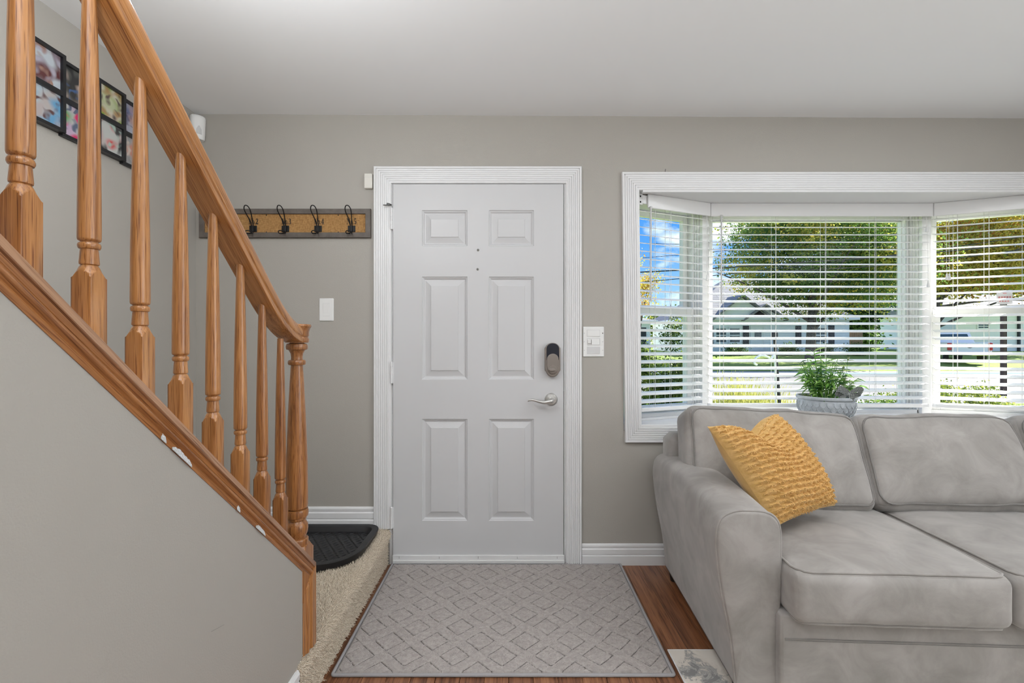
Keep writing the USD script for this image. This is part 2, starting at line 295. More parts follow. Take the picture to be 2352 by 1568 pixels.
# ================================================================== the room shell
XL, XR, YF = -1.70, 3.62, -3.2
YW = D                                           # room face of the back wall
def ceil_z(x): return 2.4195 - .0052 * (x + 1.7)
OPEN = [(.60, .72), (3.05, .72), (3.05, 2.06), (.60, 2.06)]        # rough opening of the bay
wp = sg.Polygon([(XL - .1, -.35), (XR + .1, -.35), (XR + .1, 2.55), (XL - .1, 2.55)], [OPEN, [(-.655, -.02), (.293, -.02), (.293, 2.056), (-.655, 2.056)]])
solo('wall_back', prism_xz(wp, YW, YW + .11), 'wall_paint', 'greige painted wall with the front door and the bay window', 'wall', kind='structure', smooth=False)
solo('wall_left', box(XL - .1, XL, YF - .1, YW, -.35, 2.55), 'wall_paint', 'pale greige wall along the stairs where the photo collage hangs', 'wall', kind='structure', smooth=False)
solo('wall_right', box(XR, XR + .1, YF - .1, YW, -.35, 2.55), 'wall_paint', 'greige side wall at the far end of the sofa', 'wall', kind='structure', smooth=False)
solo('wall_front', box(XL, XR, YF - .1, YF, -.35, 2.55), 'wall_paint', 'greige wall opposite the front door', 'wall', kind='structure', smooth=False)
nx, ny = 30, 24
gx, gy = np.linspace(XL - .05, XR + .05, nx), np.linspace(YF - .05, YW + .05, ny)
v = np.array([(x, y, ceil_z(x)) for x in gx for y in gy]); f = [[i * ny + j, i * ny + j + 1, (i + 1) * ny + j + 1, (i + 1) * ny + j] for i in range(nx - 1) for j in range(ny - 1)]
cm = trimesh.Trimesh(v, [t for q in f for t in ([q[0], q[1], q[2]], [q[0], q[2], q[3]])], process=False)
cm = cat_([cm, box(XL - .1, XR + .1, YF - .1, YW + .11, 2.46, 2.6)])
solo('ceiling', cm, 'ceiling_paint', 'plain white painted ceiling', 'ceiling', kind='structure', smooth=False)

# floor: laminate strips, each its own piece, over a dark underlay
fl = thing('floor', 'reddish brown wood laminate floor of narrow strips', 'floor', kind='structure')
part(fl, 'underlay', box(-.70, XR, YF, YW, -.06, -.012), 'legs_black', False)
pw, k = .0865, 0
for i in range(int((XR + .7035) / pw) + 1):
    x0 = -.7035 + i * pw; x1 = min(x0 + pw, XR)
    if x1 - x0 < .005: continue
    far = x0 > 1.1
    y = YF
    while y < YW - .001:
        ln = rng.uniform(1.0, 1.7) if not far else 6.0
        y1 = min(y + ln, YW)
        if YW - y1 < .25: y1 = YW
        part(fl, 'plank', box(x0 + .0005, x1 - .0005, y + .0005, y1 - .0005, -.012, 0, .0010), f'laminate_{"abc"[rng.integers(3)]}', False)
        y = y1

# baseboards
def baseboard(h, t, z0): return [(t, z0), (t, z0 + h * .44), (t * .62, z0 + h * .47), (t * .62, z0 + h * .50), (t * .80, z0 + h * .52), (t * .80, z0 + h * .74), (t * .45, z0 + h * .80), (t * .62, z0 + h * .84), (t * .62, z0 + h * .93), (t * .30, z0 + h), (0, z0 + h), (0, z0)]
solo('baseboard_right', ext([(0, YW - a, b) for a, b in baseboard(.112, .016, 0)], 0, .3745, XR), 'white_trim', 'white moulded baseboard between the door casing and the sofa', 'baseboard', kind='structure', smooth=False)
solo('baseboard_left', ext([(0, YW - a, b) for a, b in baseboard(.125, .016, .185)], 0, XL, -.74), 'white_trim', 'white moulded baseboard behind the boot tray on the landing', 'baseboard', kind='structure', smooth=False)
solo('baseboard_stair', ext([(-.665 + a, 0, b) for a, b in baseboard(.178, .016, 0)], 1, YF, 1.452), 'white_trim', 'white baseboard at the foot of the stair wall', 'baseboard', kind='structure', smooth=False)

# ------------------------------------------------------------------ front door
DX0, DX1, DZ0, DZ1 = -.637, .2763, .012, 2.0378
YD = YW - .012                                  # room face of the leaf
dr = thing('door_1', 'white six panel front door with keypad deadbolt and lever handle', 'door', kind='structure')
cols, rows = [(970, 1074), (1123, 1226)], [(484, 566), (636, 871), (961, 1194)]
q = D / F
panels = [((a - CX) * q, (b - CX) * q, CAMZ - (d - HZ) * q, CAMZ - (c - HZ) * q) for c, d in rows for a, b in cols]
leaf = sg.Polygon([(DX0, DZ0), (DX1, DZ0), (DX1, DZ1), (DX0, DZ1)], [[(a, c), (b, c), (b, d), (a, d)] for a, b, c, d in panels])
part(dr, 'door_leaf', cat_([prism_xz(leaf, YD, YD + .016), box(DX0, DX1, YD + .016, YD + .045, DZ0, DZ1)]), 'white_door', False)
for a, b, c, d in panels:
    rings = []
    for off, dep in [(0, 0), (.0035, .0050), (.0075, .0058), (.0145, .0125), (.019, .0125), (.0480, .0045), (.0490, .0012), (.053, .001)]:
        rings.append([(a + off, YD + dep, c + off), (b - off, YD + dep, c + off), (b - off, YD + dep, d - off), (a + off, YD + dep, d - off)])
    m = loft(rings, cap=False); k0 = len(m.vertices); vv = np.vstack([m.vertices, m.vertices[-4:].mean(0)]); m = trimesh.Trimesh(vv, np.vstack([m.faces, [[k0 - 4 + j, k0 - 4 + (j + 1) % 4, k0] for j in range(4)]]), process=False)
    if m.face_normals[-1][1] > 0: m.invert()
    part(dr, 'door_panel', m, 'white_door', False)
for z in (1.852, 1.03, .255):
    h = part(dr, 'hinge', cat_([lathe([(0, -.056), (.0068, -.056), (.0068, -.034), (.0058, -.0335), (.0058, -.033), (.0068, -.0325), (.0068, -.0115), (.0058, -.011), (.0058, -.0105), (.0068, -.010), (.0068, .010), (.0058, .0105), (.0058, .011), (.0068, .0115), (.0068, .0325), (.0058, .033), (.0058, .0335), (.0068, .034), (.0068, .056), (.004, .060), (0, .061)], (DX0 - .006, YD - .006, z), 16),
                                 box(DX0 - .014, DX0 + .004, YD - .002, YD + .002, z - .055, z + .055)]), 'white_trim')
part(dr, 'door_stop', cat_([tube([(DX0 - .006, YD - .006, 1.925), (DX0 - .012, YD - .03, 1.925)], .003), lathe([(0, 0), (.006, 0), (.006, .01), (0, .01)], (DX0 - .02, YD - .03, 1.918), 12), tube([(DX0 - .008, YD - .012, 1.922), (DX0 - .045, YD - .028, 1.919)], .0026)]), 'grey_steel', label='small dark hinge pin door stop')
sweep_ = part(dr, 'door_sweep', cat_([box(DX0, DX1 + .003, YD - .008, YD, .030, .056, .001), box(DX0, DX1 + .003, YD - .011, YD, .020, .031, .001), box(DX0, DX1 + .003, YD - .009, YD, .012, .021, .001)]), 'white_trim', False, 'white sweep strip along the bottom of the door')
for px in (919, 1010, 1099, 1188, 1279):
    part(sweep_, 'screw', cat_([lathe([(0, 0), (.0016, 0), (.0016, .002), (0, .002)], (0, 0, 0), 8).apply_transform(trimesh.transformations.rotation_matrix(PI / 2, (1, 0, 0))).apply_translation(((px - CX) * q, YD - .0075, .0475 - dz)) for dz in (0, .006)]), 'grey_steel')
for px, py in ((1098, 574), (1097, 618)):
    m = lathe([(0, .006), (.004, .005), (.0075, .001), (.0075, 0)], (0, 0, 0), 16).apply_transform(trimesh.transformations.rotation_matrix(PI / 2, (1, 0, 0)))
    cross = cat_([box(-.005, .005, -.0065, -.0055, -.0009, .0009), box(-.0009, .0009, -.0065, -.0055, -.005, .005)])
    m.apply_translation(PT(px, py, YD)); cross.apply_translation(PT(px, py, YD))
    s = part(dr, 'bolt_head', m, 'satin_nickel'); part(s, 'slot', cross, 'gap_dark', False)
part(dr, 'threshold', box(DX0, DX1 + .003, YD + .0, YD + .12, -.012, .010), 'gap_dark', False)
def plate(pts, yback, thick, c=.0025, steps=4):
    """outline in x,z standing on y = yback and rising by thick towards the room, with rounded edges"""
    p = np.array(pts, float); cen = p.mean(0); ln = np.linalg.norm(p - cen, axis=1).mean(); rings = [np.c_[p[:, 0], np.full(len(p), yback), p[:, 1]]]
    for k in range(steps + 1):
        a = k / steps * PI / 2; s = 1 - c * (1 - math.cos(a)) / ln
        rings.append(np.c_[cen[0] + (p[:, 0] - cen[0]) * s, np.full(len(p), yback - thick + c - c * math.sin(a)), cen[1] + (p[:, 1] - cen[1]) * s])
    return loft(rings)
def ell(cx, cz, rx, rz, a0=0, a1=2 * PI, n=32):
    t = np.linspace(a0, a1, n, endpoint=abs(a1 - a0) < 2 * PI - 1e-6); return [(cx + rx * math.cos(s), cz + rz * math.sin(s)) for s in t]
lk = PT(1268.5, 826, YD); lx, lz = lk[0], lk[2]; hw = .0415
deadb = part(dr, 'deadbolt', plate(ell(lx, lz - .055, .034, .036, PI + .35, 2 * PI - .35, 14) + [(lx + hw, lz - .055), (lx + hw, lz + .062)] + ell(lx, lz + .060, .038, .031, .35, PI - .35, 14) + [(lx - hw, lz + .062), (lx - hw, lz - .055)], YD, .030, .006), 'aged_bronze', label='aged bronze keypad deadbolt')
part(deadb, 'keypad_cover', plate([(lx - .033, lz + .0), (lx + .033, lz + .0), (lx + .033, lz + .062)] + ell(lx, lz + .062, .033, .026, .25, PI - .25, 14) + [(lx - .033, lz + .062)], YD - .029, .004, .002), 'keypad_black', label='glossy black keypad cover')
part(deadb, 'face_plate', plate(ell(lx, lz + .004, .031, .030, 0, PI, 16) + [(lx - .031, lz - .03), (lx - .028, lz - .05)] + ell(lx, lz - .05, .027, .026, PI, 2 * PI, 14) + [(lx + .028, lz - .05), (lx + .031, lz - .03)], YD - .029, .006, .003), 'aged_bronze')
part(deadb, 'thumb_turn', cat_([plate(ell(lx, lz - .05, .022, .022), YD - .034, .004, .002), plate(ell(lx - .006, lz - .051, .018, .009), YD - .037, .014, .005)]), 'aged_bronze')
hk = PT(1266, 917, YD); hx, hz = hk[0], hk[2]
handle = part(dr, 'lever_handle', lathe([(0, .014), (.012, .0135), (.020, .011), (.026, .0105), (.031, .007), (.0345, .003), (.0345, 0)], (0, 0, 0), 32).apply_transform(trimesh.transformations.rotation_matrix(PI / 2, (1, 0, 0))).apply_translation((hx, YD, hz)), 'satin_nickel', label='satin nickel lever handle')
pth = spline([(hx, YD - .01, hz), (hx, YD - .045, hz), (hx - .012, YD - .058, hz - .004), (hx - .04, YD - .058, hz - .009), (hx - .07, YD - .057, hz - .004), (hx - .098, YD - .055, hz + .003), (hx - .118, YD - .052, hz + .001), (hx - .127, YD - .050, hz - .004)], 6)
part(handle, 'lever', tube(pth, np.interp(np.linspace(0, 1, len(pth)), [0, .2, .35, .6, .85, 1], [.014, .013, .0105, .0075, .005, .0025]), 12), 'satin_nickel')
part(dr, 'latch_edge', box(DX1 - .001, DX1 + .002, YD + .006, YD + .03, .86, .93), 'grey_steel', False)
# door jamb and stop behind the casing
part(dr, 'door_jamb', cat_([box(DX0 - .020, DX0 - .004, YW - .004, YW + .11, 0, DZ1 + .018), box(DX1 + .004, DX1 + .020, YW - .004, YW + .11, 0, DZ1 + .018), box(DX0 - .02, DX1 + .02, YW - .004, YW + .11, DZ1 + .004, DZ1 + .02)]), 'white_trim', False)
part(dr, 'outer_blank', box(DX0 - .02, DX1 + .02, YW + .075, YW + .11, -.02, DZ1 + .02), 'gap_dark', False)
# fluted casings
def fluted(n=6, t=.018):
    pr = [(0, 0), (0, t * .55), (.03, t * .78), (.12, t * .80)]
    for k in range(n):
        a = .14 + k * .72 / n; w = .72 / n
        pr += [(a, t * .98), (a + w * .68, t), (a + w * .72, t * .80), (a + w * .95, t * .80)]
    return pr + [(.87, t * 1.05), (.97, t * 1.05), (1.0, t * .8), (1.0, 0)]
tr = thing('trim_1', 'white fluted casing round the front door', 'door casing', kind='structure')
ci, co = (-.646, .2885), (-.7405, .3735)
for m in frame_pieces([(ci[0], .195), (ci[0], 2.043), (ci[1], 2.043), (ci[1], 0)], [(co[0], .195), (co[0], 2.134), (co[1], 2.134), (co[1], 0)], fluted(), lambda b: YW - b, closed=False):
    part(tr, 'casing', m, 'white_trim', False)
tr = thing('trim_2', 'white fluted casing round the bay window', 'window casing', kind='structure')
RX = 2.99
for m in frame_pieces([(.695, .752), (.682, 2.008), (RX, 2.008), (RX, .752)], [(.606, .656), (.588, 2.104), (RX + .093, 2.104), (RX + .093, .656)], fluted(), lambda b: YW - b):
    part(tr, 'casing', m, 'white_trim', False)
part(tr, 'bead', box(.70, RX, YW - .012, YW + .012, 1.996, 2.0085, .002), 'white_trim', False)

# ------------------------------------------------------------------ bay: ceiling, seat, outside skin
CL, CR = np.array([1.174, 2.765]), np.array([2.476, 2.765]); A0 = math.radians(22.5); LF = .56
uL = np.array([math.cos(A0), math.sin(A0)]); nL = np.array([-math.sin(A0), math.cos(A0)]); uR = np.array([math.cos(A0), -math.sin(A0)]); nR = np.array([math.sin(A0), math.cos(A0)])
WL, WR = CL - uL * LF, CR + uR * LF
out = .24; uC, nC = np.array([1.0, 0]), np.array([0, 1.0])
def cross2(p, d, p2, d2):
    t = np.linalg.solve(np.array([d, -d2]).T, p2 - p); return p + d * t[0]
oL, oR = cross2(CL + nL * out, uL, CL + nC * out, uC), cross2(CR + nC * out, uC, CR + nR * out, uR)
bay = [(.60, YW + .012), (3.05, YW + .012), tuple(WR + nR * out), tuple(oR), tuple(oL), tuple(WL + nL * out)]
solo('ceiling_bay', prism(bay, 2.012, 2.30), 'white_trim', 'white ceiling of the bay window', 'ceiling', kind='structure', smooth=False)
solo('trim_3', prism(bay, .70, .750), 'white_trim', 'white shelf of the bay window behind the sofa', 'window shelf', kind='structure', smooth=False)
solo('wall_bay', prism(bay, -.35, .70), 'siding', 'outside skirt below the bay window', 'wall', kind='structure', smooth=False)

class Seg:
    def __init__(s, o, u, n, L): s.o, s.u, s.n, s.L = o, u, n, L
    def m(s, mesh):               # local (s along, n outward, z) -> world
        v = mesh.vertices; w = np.c_[s.o[0] + v[:, 0] * s.u[0] + v[:, 1] * s.n[0], s.o[1] + v[:, 0] * s.u[1] + v[:, 1] * s.n[1], v[:, 2]]
        return trimesh.Trimesh(w, mesh.faces, process=False)
    def b(s, *a, **k): return s.m(box(*a, **k))
SL, SC, SR = Seg(WL, uL, nL, LF), Seg(CL, uC, nC, 1.302), Seg(CR, uR, nR, LF)
GN = .16
def rect_frame(S, s0, s1, z0, z1, w, n0, n1, c=.003):
    return cat_([S.b(s0, s0 + w, n0, n1, z0, z1, c=c), S.b(s1 - w, s1, n0, n1, z0, z1, c=c), S.b(s0 + w, s1 - w, n0, n1, z1 - w, z1, c=c), S.b(s0 + w, s1 - w, n0, n1, z0, z0 + w, c=c)])
def jambs(S, lo, hi):
    L = S.L; ms = []
    for sgn, s in ((1, 0.0), (-1, L)):
        for a, b, n0, n1 in ((0, .012, .06, .20), (.012, .020, .085, .20), (.020, .027, .10, .20), (.027, .036, .112, .20)):
            ms.append(S.b(s + sgn * a, s + sgn * b, n0, n1, lo, hi, c=.0015))
    return ms
w1 = thing('window_1', 'narrow double hung window in the left flank of the bay', 'window', kind='structure')
w2 = thing('window_2', 'wide fixed window in the middle of the bay', 'window', kind='structure')
w3 = thing('window_3', 'double hung window in the right flank of the bay with a paper notice on its glass', 'window', kind='structure')
for wn, S in ((w1, SL), (w2, SC), (w3, SR)):
    L = S.L
    part(wn, 'frame', cat_(jambs(S, .75, 2.012) + [S.b(0, L, .09, .20, 1.972, 2.012, c=.002), S.b(0, L, .085, .20, .75, .786, c=.002), S.b(0, L, .07, .20, .75, .765, c=.002)]), 'white_vinyl', False)
    if S is SC:
        part(wn, 'sash', cat_([rect_frame(S, .036, L - .036, .786, 1.972, .024, .125, .185), rect_frame(S, .058, L - .058, .806, 1.945, .006, .15, .175)]), 'white_vinyl', False)
        part(wn, 'pane', S.b(.058, L - .058, GN - .002, GN + .002, .810, 1.948), 'glass', False)
    else:
        up = part(wn, 'upper_sash', cat_([rect_frame(S, .036, L - .036, 1.375, 1.972, .036, .155, .19), S.b(.036, L - .036, .15, .19, 1.375, 1.412, c=.002)]), 'white_vinyl', False)
        part(up, 'pane', S.b(.07, L - .07, .170, .174, 1.40, 1.94), 'glass', False)
        lw = part(wn, 'lower_sash', cat_([rect_frame(S, .036, L - .036, .786, 1.395, .040, .115, .15), S.b(.036, L - .036, .108, .15, 1.36, 1.395, c=.002)]), 'white_vinyl', False)
        part(lw, 'pane', S.b(.07, L - .07, .131, .135, .82, 1.37), 'glass', False)
        part(lw, 'sash_lift', S.m(tube(spline([(L / 2 - .045, .112, .80), (L / 2 - .03, .095, .803), (L / 2 + .03, .095, .803), (L / 2 + .045, .112, .80)], 5), .004)), 'white_vinyl')
        lc = part(wn, 'sash_lock', S.b(L / 2 - .02, L / 2 + .02, .10, .13, 1.395, 1.407, c=.003), 'white_vinyl', False)
# dark weather strip between centre pane and its right frame
part(w2, 'weather_strip', SC.b(1.302 - .0585, 1.302 - .056, .118, .124, .81, 1.945), 'grey_plastic', False)
for nm, C, na, ua, nb, ub, w in (('corner_post', CL, nL, uL, nC, uC, w1), ('corner_post', CR, nC, uC, nR, uR, w3)):
    pts = [C + na * .062 - ua * .012, C + nb * .062 + ub * .012, C + nb * .235 + ub * .0, C + na * .235]
    part(w, nm, prism(sg.MultiPoint(pts).convex_hull, .75, 2.012), 'white_vinyl', False)
# notice stuck on the upper right pane
st = part(w3, 'notice', SR.b(.355, .425, .164, .1665, 1.418, 1.50), 'sticker', False, label='small white paper notice with red printing stuck on the glass')
part(st, 'printing', cat_([SR.b(.382, .398, .1625, .164, 1.480, 1.492)] + [SR.b(.362 + .012 * k, .370 + .012 * k, .1625, .164, 1.452, 1.464) for k in range(5)] + [SR.b(.366 + .012 * k, .373 + .012 * k, .1625, .164, 1.432, 1.442) for k in range(4)]), 'red_ink', False)

# ------------------------------------------------------------------ blinds
TILT = math.radians(17)
def blind(S, label, va, vb, ha, hb, ladders, wand_s, wand_z, tassels, zoff=0):
    t = thing('venetian_blind', label, 'blind', 'white slatted blinds in the bay')
    va_m = S.b(va, vb, 0, .012, 1.935, 2.012, c=.003)
    part(t, 'valance', va_m, 'white_blind', False)
    part(t, 'headrail', cat_([S.b(ha, hb, .014, .060, 1.958, 2.006, c=.002)]), 'white_blind', False)
    if S is SL:
        br = part(t, 'mounting_bracket', cat_([S.b(ha - .004, ha + .05, .006, .066, 1.948, 2.010, c=.002)]), 'white_plastic', False, 'open end bracket of the headrail')
        part(br, 'bracket_slots', cat_([S.b(ha + a, ha + a + .006, .003, .0065, z, z + h) for a, z, h in ((.004, 1.985, .012), (.004, 1.960, .012), (.018, 1.966, .03), (.030, 1.988, .008), (.030, 1.958, .008))]), 'gap_dark', False)
    c, s_ = math.cos(TILT), math.sin(TILT)
    for k in range(25):
        z = 1.923 - .04407 * k; P = []
        for a, b in ((-.025, .0), (-.0125, .0016), (0, .0022), (.0125, .0016), (.025, 0), (.025, -.0026), (0, -.0006), (-.025, -.0026)):
            P.append((0, .037 + a * c - b * s_ * 0, z + a * s_ + b * c))
        part(t, 'slat', S.m(ext(P, 0, ha, hb)), 'white_blind', False)
    part(t, 'bottom_rail', S.b(ha, hb, .012, .062, .808, .830, c=.004), 'white_blind', False)
    for s in ladders:
        part(t, 'ladder_cord', S.m(cat_([tube([(s + d, n, 1.96), (s + d, n, .83)], .0011, 5) for d, n in ((0, .0115), (0, .0625))] + [tube([(s + .012, .037, 1.96), (s + .012, .037, .83)], .0009, 5)] + [tube([(s, .0115, 1.917 - .04407 * k), (s, .0625, 1.925 - .04407 * k)], .0008, 4) for k in range(25)])), 'cord', False)
    if wand_s is not None:
        part(t, 'tilt_wand', S.m(cat_([tube([(wand_s, -.006, 1.935), (wand_s, -.006, wand_z)], .0045, 10), tube([(wand_s, -.006, 1.94), (wand_s, -.006, 1.925)], .007, 10)])), 'grey_plastic')
    for s, z in tassels:
        part(t, 'lift_cord', S.m(tube([(s, .004, 1.95), (s, -.004, z + .01)], .0010, 5)), 'cord', False)
        part(t, 'cord_tassel', S.m(lathe([(0, .019), (.004, .018), (.0045, .008), (.0075, -.010), (.008, -.018), (0, -.019)], (s, -.004, z), 12)), 'white_plastic')
blind(SL, 'white slatted blind hanging in the narrow flank beside the door', .103, LF - .006, .02, LF - .018, (.16, .27, .43), .115, 1.42, ((.522, 1.57), (.530, 1.59)))
blind(SC, 'wide white slatted blind hanging behind the potted plant', -.004, 1.306, .0, 1.292, (.075, .385, .68, .975, 1.14), .055, 1.42, ((1.262, 1.86), (1.270, 1.535)))
blind(SR, 'white slatted blind in the bay flank with the stuck-on notice', .004, LF - .02, .016, LF - .03, (.115, .255, .42), None, 0, ((.062, 1.575), (.074, 1.573)))

# ================================================================== stairs
def superpts(x0, x1, y0, y1, rr, n=14):
    (r0, r1, r2, r3) = rr; out = []
    for cx, cy, r, a in ((x1 - r0, y0 + r0, r0, -PI / 2), (x1 - r1, y1 - r1, r1, 0), (x0 + r2, y1 - r2, r2, PI / 2), (x0 + r3, y0 + r3, r3, PI)):
        out += [(cx + r * math.cos(a + t), cy + r * math.sin(a + t)) for t in np.linspace(0, PI / 2, n)]
    return np.array(out)
ol = superpts(-1.47, -.690, 2.025, 2.498, (.20, .075, .075, .20))          # outline of the boot tray
ol[:, 1] -= .014 * np.exp(-((ol[:, 0] + 1.08) / .07) ** 2) * (ol[:, 1] > 2.4)
pol = sg.Polygon(ol)
import shapely
def sg_in(P): return shapely.contains_xy(pol.buffer(-.006), P[:, 0], P[:, 1])
ZL = .185                                         # landing under the pile
YE = 1.571                                        # end of the stair wall
def zc(y): return .4557 + SLOPE * (YE - y)        # top edge of the cap
st = thing('carpeted_stairs', 'landing and stairs covered with beige shag carpet beside the door', 'stairs', kind='structure')
nos = [(-.69, 0)] + [(-.674, 0), (-.674, ZL - .05)] + [(-.683 + .022 * math.cos(a), ZL - .022 + .022 * math.sin(a)) for a in np.linspace(-.9, PI / 2, 8)] + [(-1.70, ZL), (-1.70, 0)]
nosm = prism_xz(nos[1:], 1.46, YW)
part(st, 'landing', nosm, 'carpet_base', 30)
for k in range(5):
    y1 = 1.45 - .2286 * k
    part(st, 'step', box(-1.70, -.752, y1 - .2286 - (2.2 if k == 4 else .02), y1, 0, ZL + .2 * (k + 1), .012), 'carpet_base', False)
def pile(name, P, N, ln, spread, wid):
    n = len(P); d = N * ln + rng.normal(0, spread, (n, 3)) * ln; tip = d + rng.normal(0, .35, (n, 3)) * ln + np.array([0, 0, -.25 * ln])
    pts = np.stack([P, P + d * .55, P + d * .55 + tip * .5], 1).reshape(-1, 3)
    curves(st + '/' + name, pts, np.full(n, 3), np.tile([wid, wid * 1.05, wid * .6], n), 'shag', 'stuff', 'beige shag carpet pile')
n1, n2, n3 = 52000, 30000, 15000
Pa = np.c_[rng.uniform(-1.15, -.680, n1), rng.uniform(1.575, YW - .004, n1), np.full(n1, ZL)]
Pb = np.c_[np.full(n2, -.674), rng.uniform(1.462, YW - .004, n2), rng.uniform(.004, ZL - .03, n2)]
ang = rng.uniform(-.8, PI / 2, n3); Pc = np.c_[-.683 + .022 * np.cos(ang), rng.uniform(1.462, YW - .004, n3), ZL - .022 + .022 * np.sin(ang)]
na_ = 2600; Pd = np.c_[rng.uniform(-.715, -.664, na_), np.full(na_, 1.462), rng.uniform(.01, ZL, na_)]
Pall = np.vstack([Pa, Pb, Pc, Pd]); Nall = np.vstack([np.tile([0, 0, 1.0], (n1, 1)), np.tile([1.0, 0, 0], (n2, 1)), np.c_[np.cos(ang), 0 * ang, np.sin(ang)], np.tile([0, -1.0, 0], (na_, 1))])
Nall[n1:n1 + n2] *= .5; Nall[n1 + n2:n1 + n2 + n3] *= .8
keep = ~((Pall[:, 0] > -1.48) & (Pall[:, 0] < -.70) & (Pall[:, 1] > 2.03) & (Pall[:, 2] > ZL - .001)) | ~sg_in(Pall)
pile('carpet_pile', Pall[keep], Nall[keep], .0094, .55, .0016)

# wall below the railing
wy = [(YF, 0), (1.46, 0), (1.46, ZL), (YE - .002, ZL), (YE - .002, zc(YE) - .02), (YF + 2.2, zc(YF + 2.2) - .02), (YF, zc(YF + 2.2) - .02)]
wy = [(YF, -.0), (1.462, 0), (1.462, ZL - .01), (YE - .002, ZL - .01), (YE - .002, zc(YE) - .02), (.02, zc(.02) - .02), (.02, 2.35), (YF, 2.35)]
ws = solo('wall_stair', prism_yz(wy, -.745, -.665), 'wall_paint', 'pale greige wall below the sloping oak railing', 'wall', kind='structure', smooth=False)
part(ws, 'scuff_mark', tube(spline([PT(485, 1450, .0) * 0 + np.array([-.6648, .665 * F / (CX - 485), CAMZ - (1450 - HZ) * .665 / (CX - 485)]), np.array([-.6648, .665 * F / (CX - 500), CAMZ - (1442 - HZ) * .665 / (CX - 500)]), np.array([-.6648, .665 * F / (CX - 514), CAMZ - (1434 - HZ) * .665 / (CX - 514)])], 4), .0006, 5), 'pencil', label='thin dark scuff line on the paint')

# oak cap: sloping board with mouldings, turned down at the end of the wall
tc = thing('trim_4', 'oak cap moulding along the top of the stair wall', 'stair cap', kind='structure')
def slope_prism(h0, h1, x0, x1, y_end, y_start=-.02):     # band between vertical offsets below the cap edge
    p = [(y_start, zc(y_start) + h0), (y_end, zc(y_end) + h0), (y_end, zc(y_end) + h1), (y_start, zc(y_start) + h1)]
    return prism_yz(p, x0, x1)
def slope_prof(prof, yend, y0=-.02):
    """prof: (x, h) outline, swept down the slope; yend(h) sets the mitred end"""
    A = [(x, y0, zc(y0) + h) for x, h in prof]; B = [(x, yend(h), zc(yend(h)) + h) for x, h in prof]; return loft([A, B])
XC = -.653
def cyc(cx, cz, r, a0, a1, n=6): return [(cx + r * math.cos(a), cz + r * math.sin(a)) for a in np.linspace(a0, a1, n)]
mit = lambda h: YE + h * .45                       # mitre line
part(tc, 'cap_board', slope_prof([(-.757, 0), (XC - .004, 0), (XC, -.003), (XC, -.018), (XC - .003, -.021), (-.754, -.021), (-.757, -.018)], mit), 'oak_cap_edge', 40)
part(tc, 'cove_moulding', slope_prof([(-.750, -.021), (XC - .005, -.021), (XC - .0075, -.027), (XC - .0095, -.031), (XC - .0055, -.0325)] + [(XC - .0095 + .0075 * math.cos(a), -.042 + .0085 * math.sin(a)) for a in np.linspace(1.2, -1.1, 7)] + [(XC - .009, -.052), (XC - .0075, -.056), (XC - .0105, -.066), (-.750, -.066)], mit), 'oak_cap', 40)
# turned-down end (upright)
zb0, zt0 = ZL + .004, zc(YE)
def upr(prof, w0):                                 # prof: (x, d) with d = distance back from the end of the wall
    A = [(x, YE - d, zb0) for x, d in prof]; B = [(x, YE - d, zt0 + SLOPE * d * 1.0 - d * 1.9) for x, d in prof]; return loft([A, B])
part(tc, 'end_board', upr([(-.757, 0), (XC - .003, 0), (XC, .003), (XC, .030), (XC - .003, .033), (-.757, .033)], 0), 'oak_upright', 40)
part(tc, 'end_moulding', upr([(-.750, .033), (XC - .005, .033), (XC - .008, .038), (XC - .010, .042), (XC - .006, .044)] + [(XC - .0095 + .0075 * math.cos(a), .053 - .0085 * math.sin(a)) for a in np.linspace(1.2, -1.1, 7)] + [(XC - .009, .064), (XC - .0075, .068), (XC - .0105, .078), (-.750, .078)], 0), 'oak_upright', 40)
for (px, py, ln) in ((415, 1046, .055), (596, 1210, .045), (372, 1002, .012), (545, 1163, .012)):
    yy = .664 * F / (CX - px); h = CAMZ - (py - HZ) * yy / F - zc(yy); n = 14
    e = np.linspace(-1, 1, n); top = [(yy + ln / 2 * a, -.062 + .010 * (1 - abs(a) ** 3) * rng.uniform(.55, 1)) for a in e]; bot = [(yy + ln / 2 * a, -.0665) for a in e[::-1]]
    part(tc, 'paint_chip', prism_yz([(y, zc(y) + d) for y, d in top + bot], XC - .0085, XC - .0068), 'chip_white', False, label='bare white patch where the stain is chipped')

# ------------------------------------------------------------------ railing
XB = -.70
rl = thing('stair_railing', 'varnished honey oak stair railing with turned spindles and a turned newel', 'stair railing')
def revolve_man(prof, n=32):
    return m3.Manifold.revolve(m3.CrossSection([np.array([(0, prof[0][1])] + list(prof) + [(0, prof[-1][1])], float)]), n)
W = .0318
prof = [(.030, -.06), (.030, .1185), (.0205, .1265), (.0165, .1345), (.0135, .1420), (.0118, .1450), (.0112, .1462), (.0130, .1475), (.0134, .150), (.0120, .1700), (.0116, .1725), (.0140, .1735), (.0152, .1765), (.0152, .1800), (.0140, .1828), (.0116, .1838), (.0118, .1850), (.0148, .1870), (.0157, .1900), (.0158, .200), (.0152, .30), (.0133, .42), (.0108, .53), (.0092, .595), (.0088, .61)]
def baluster_mesh(y, top):
    pr = [(r, z if z < .2 else .2 + (z - .2) * (top - .2) / .41) for r, z in prof]
    m = revolve_man(pr) ^ m3.Manifold.cube([W, W, 2.0], True)
    t = tm(m); t.apply_translation((XB, y, zc(y) - 0.0)); return t
qs = [.8865, 1.030, 1.171, 1.314, 1.456, 1.603, 1.742, 1.880]
def rail_under(y): return 1.4216 - SLOPE * (y - 1.166)
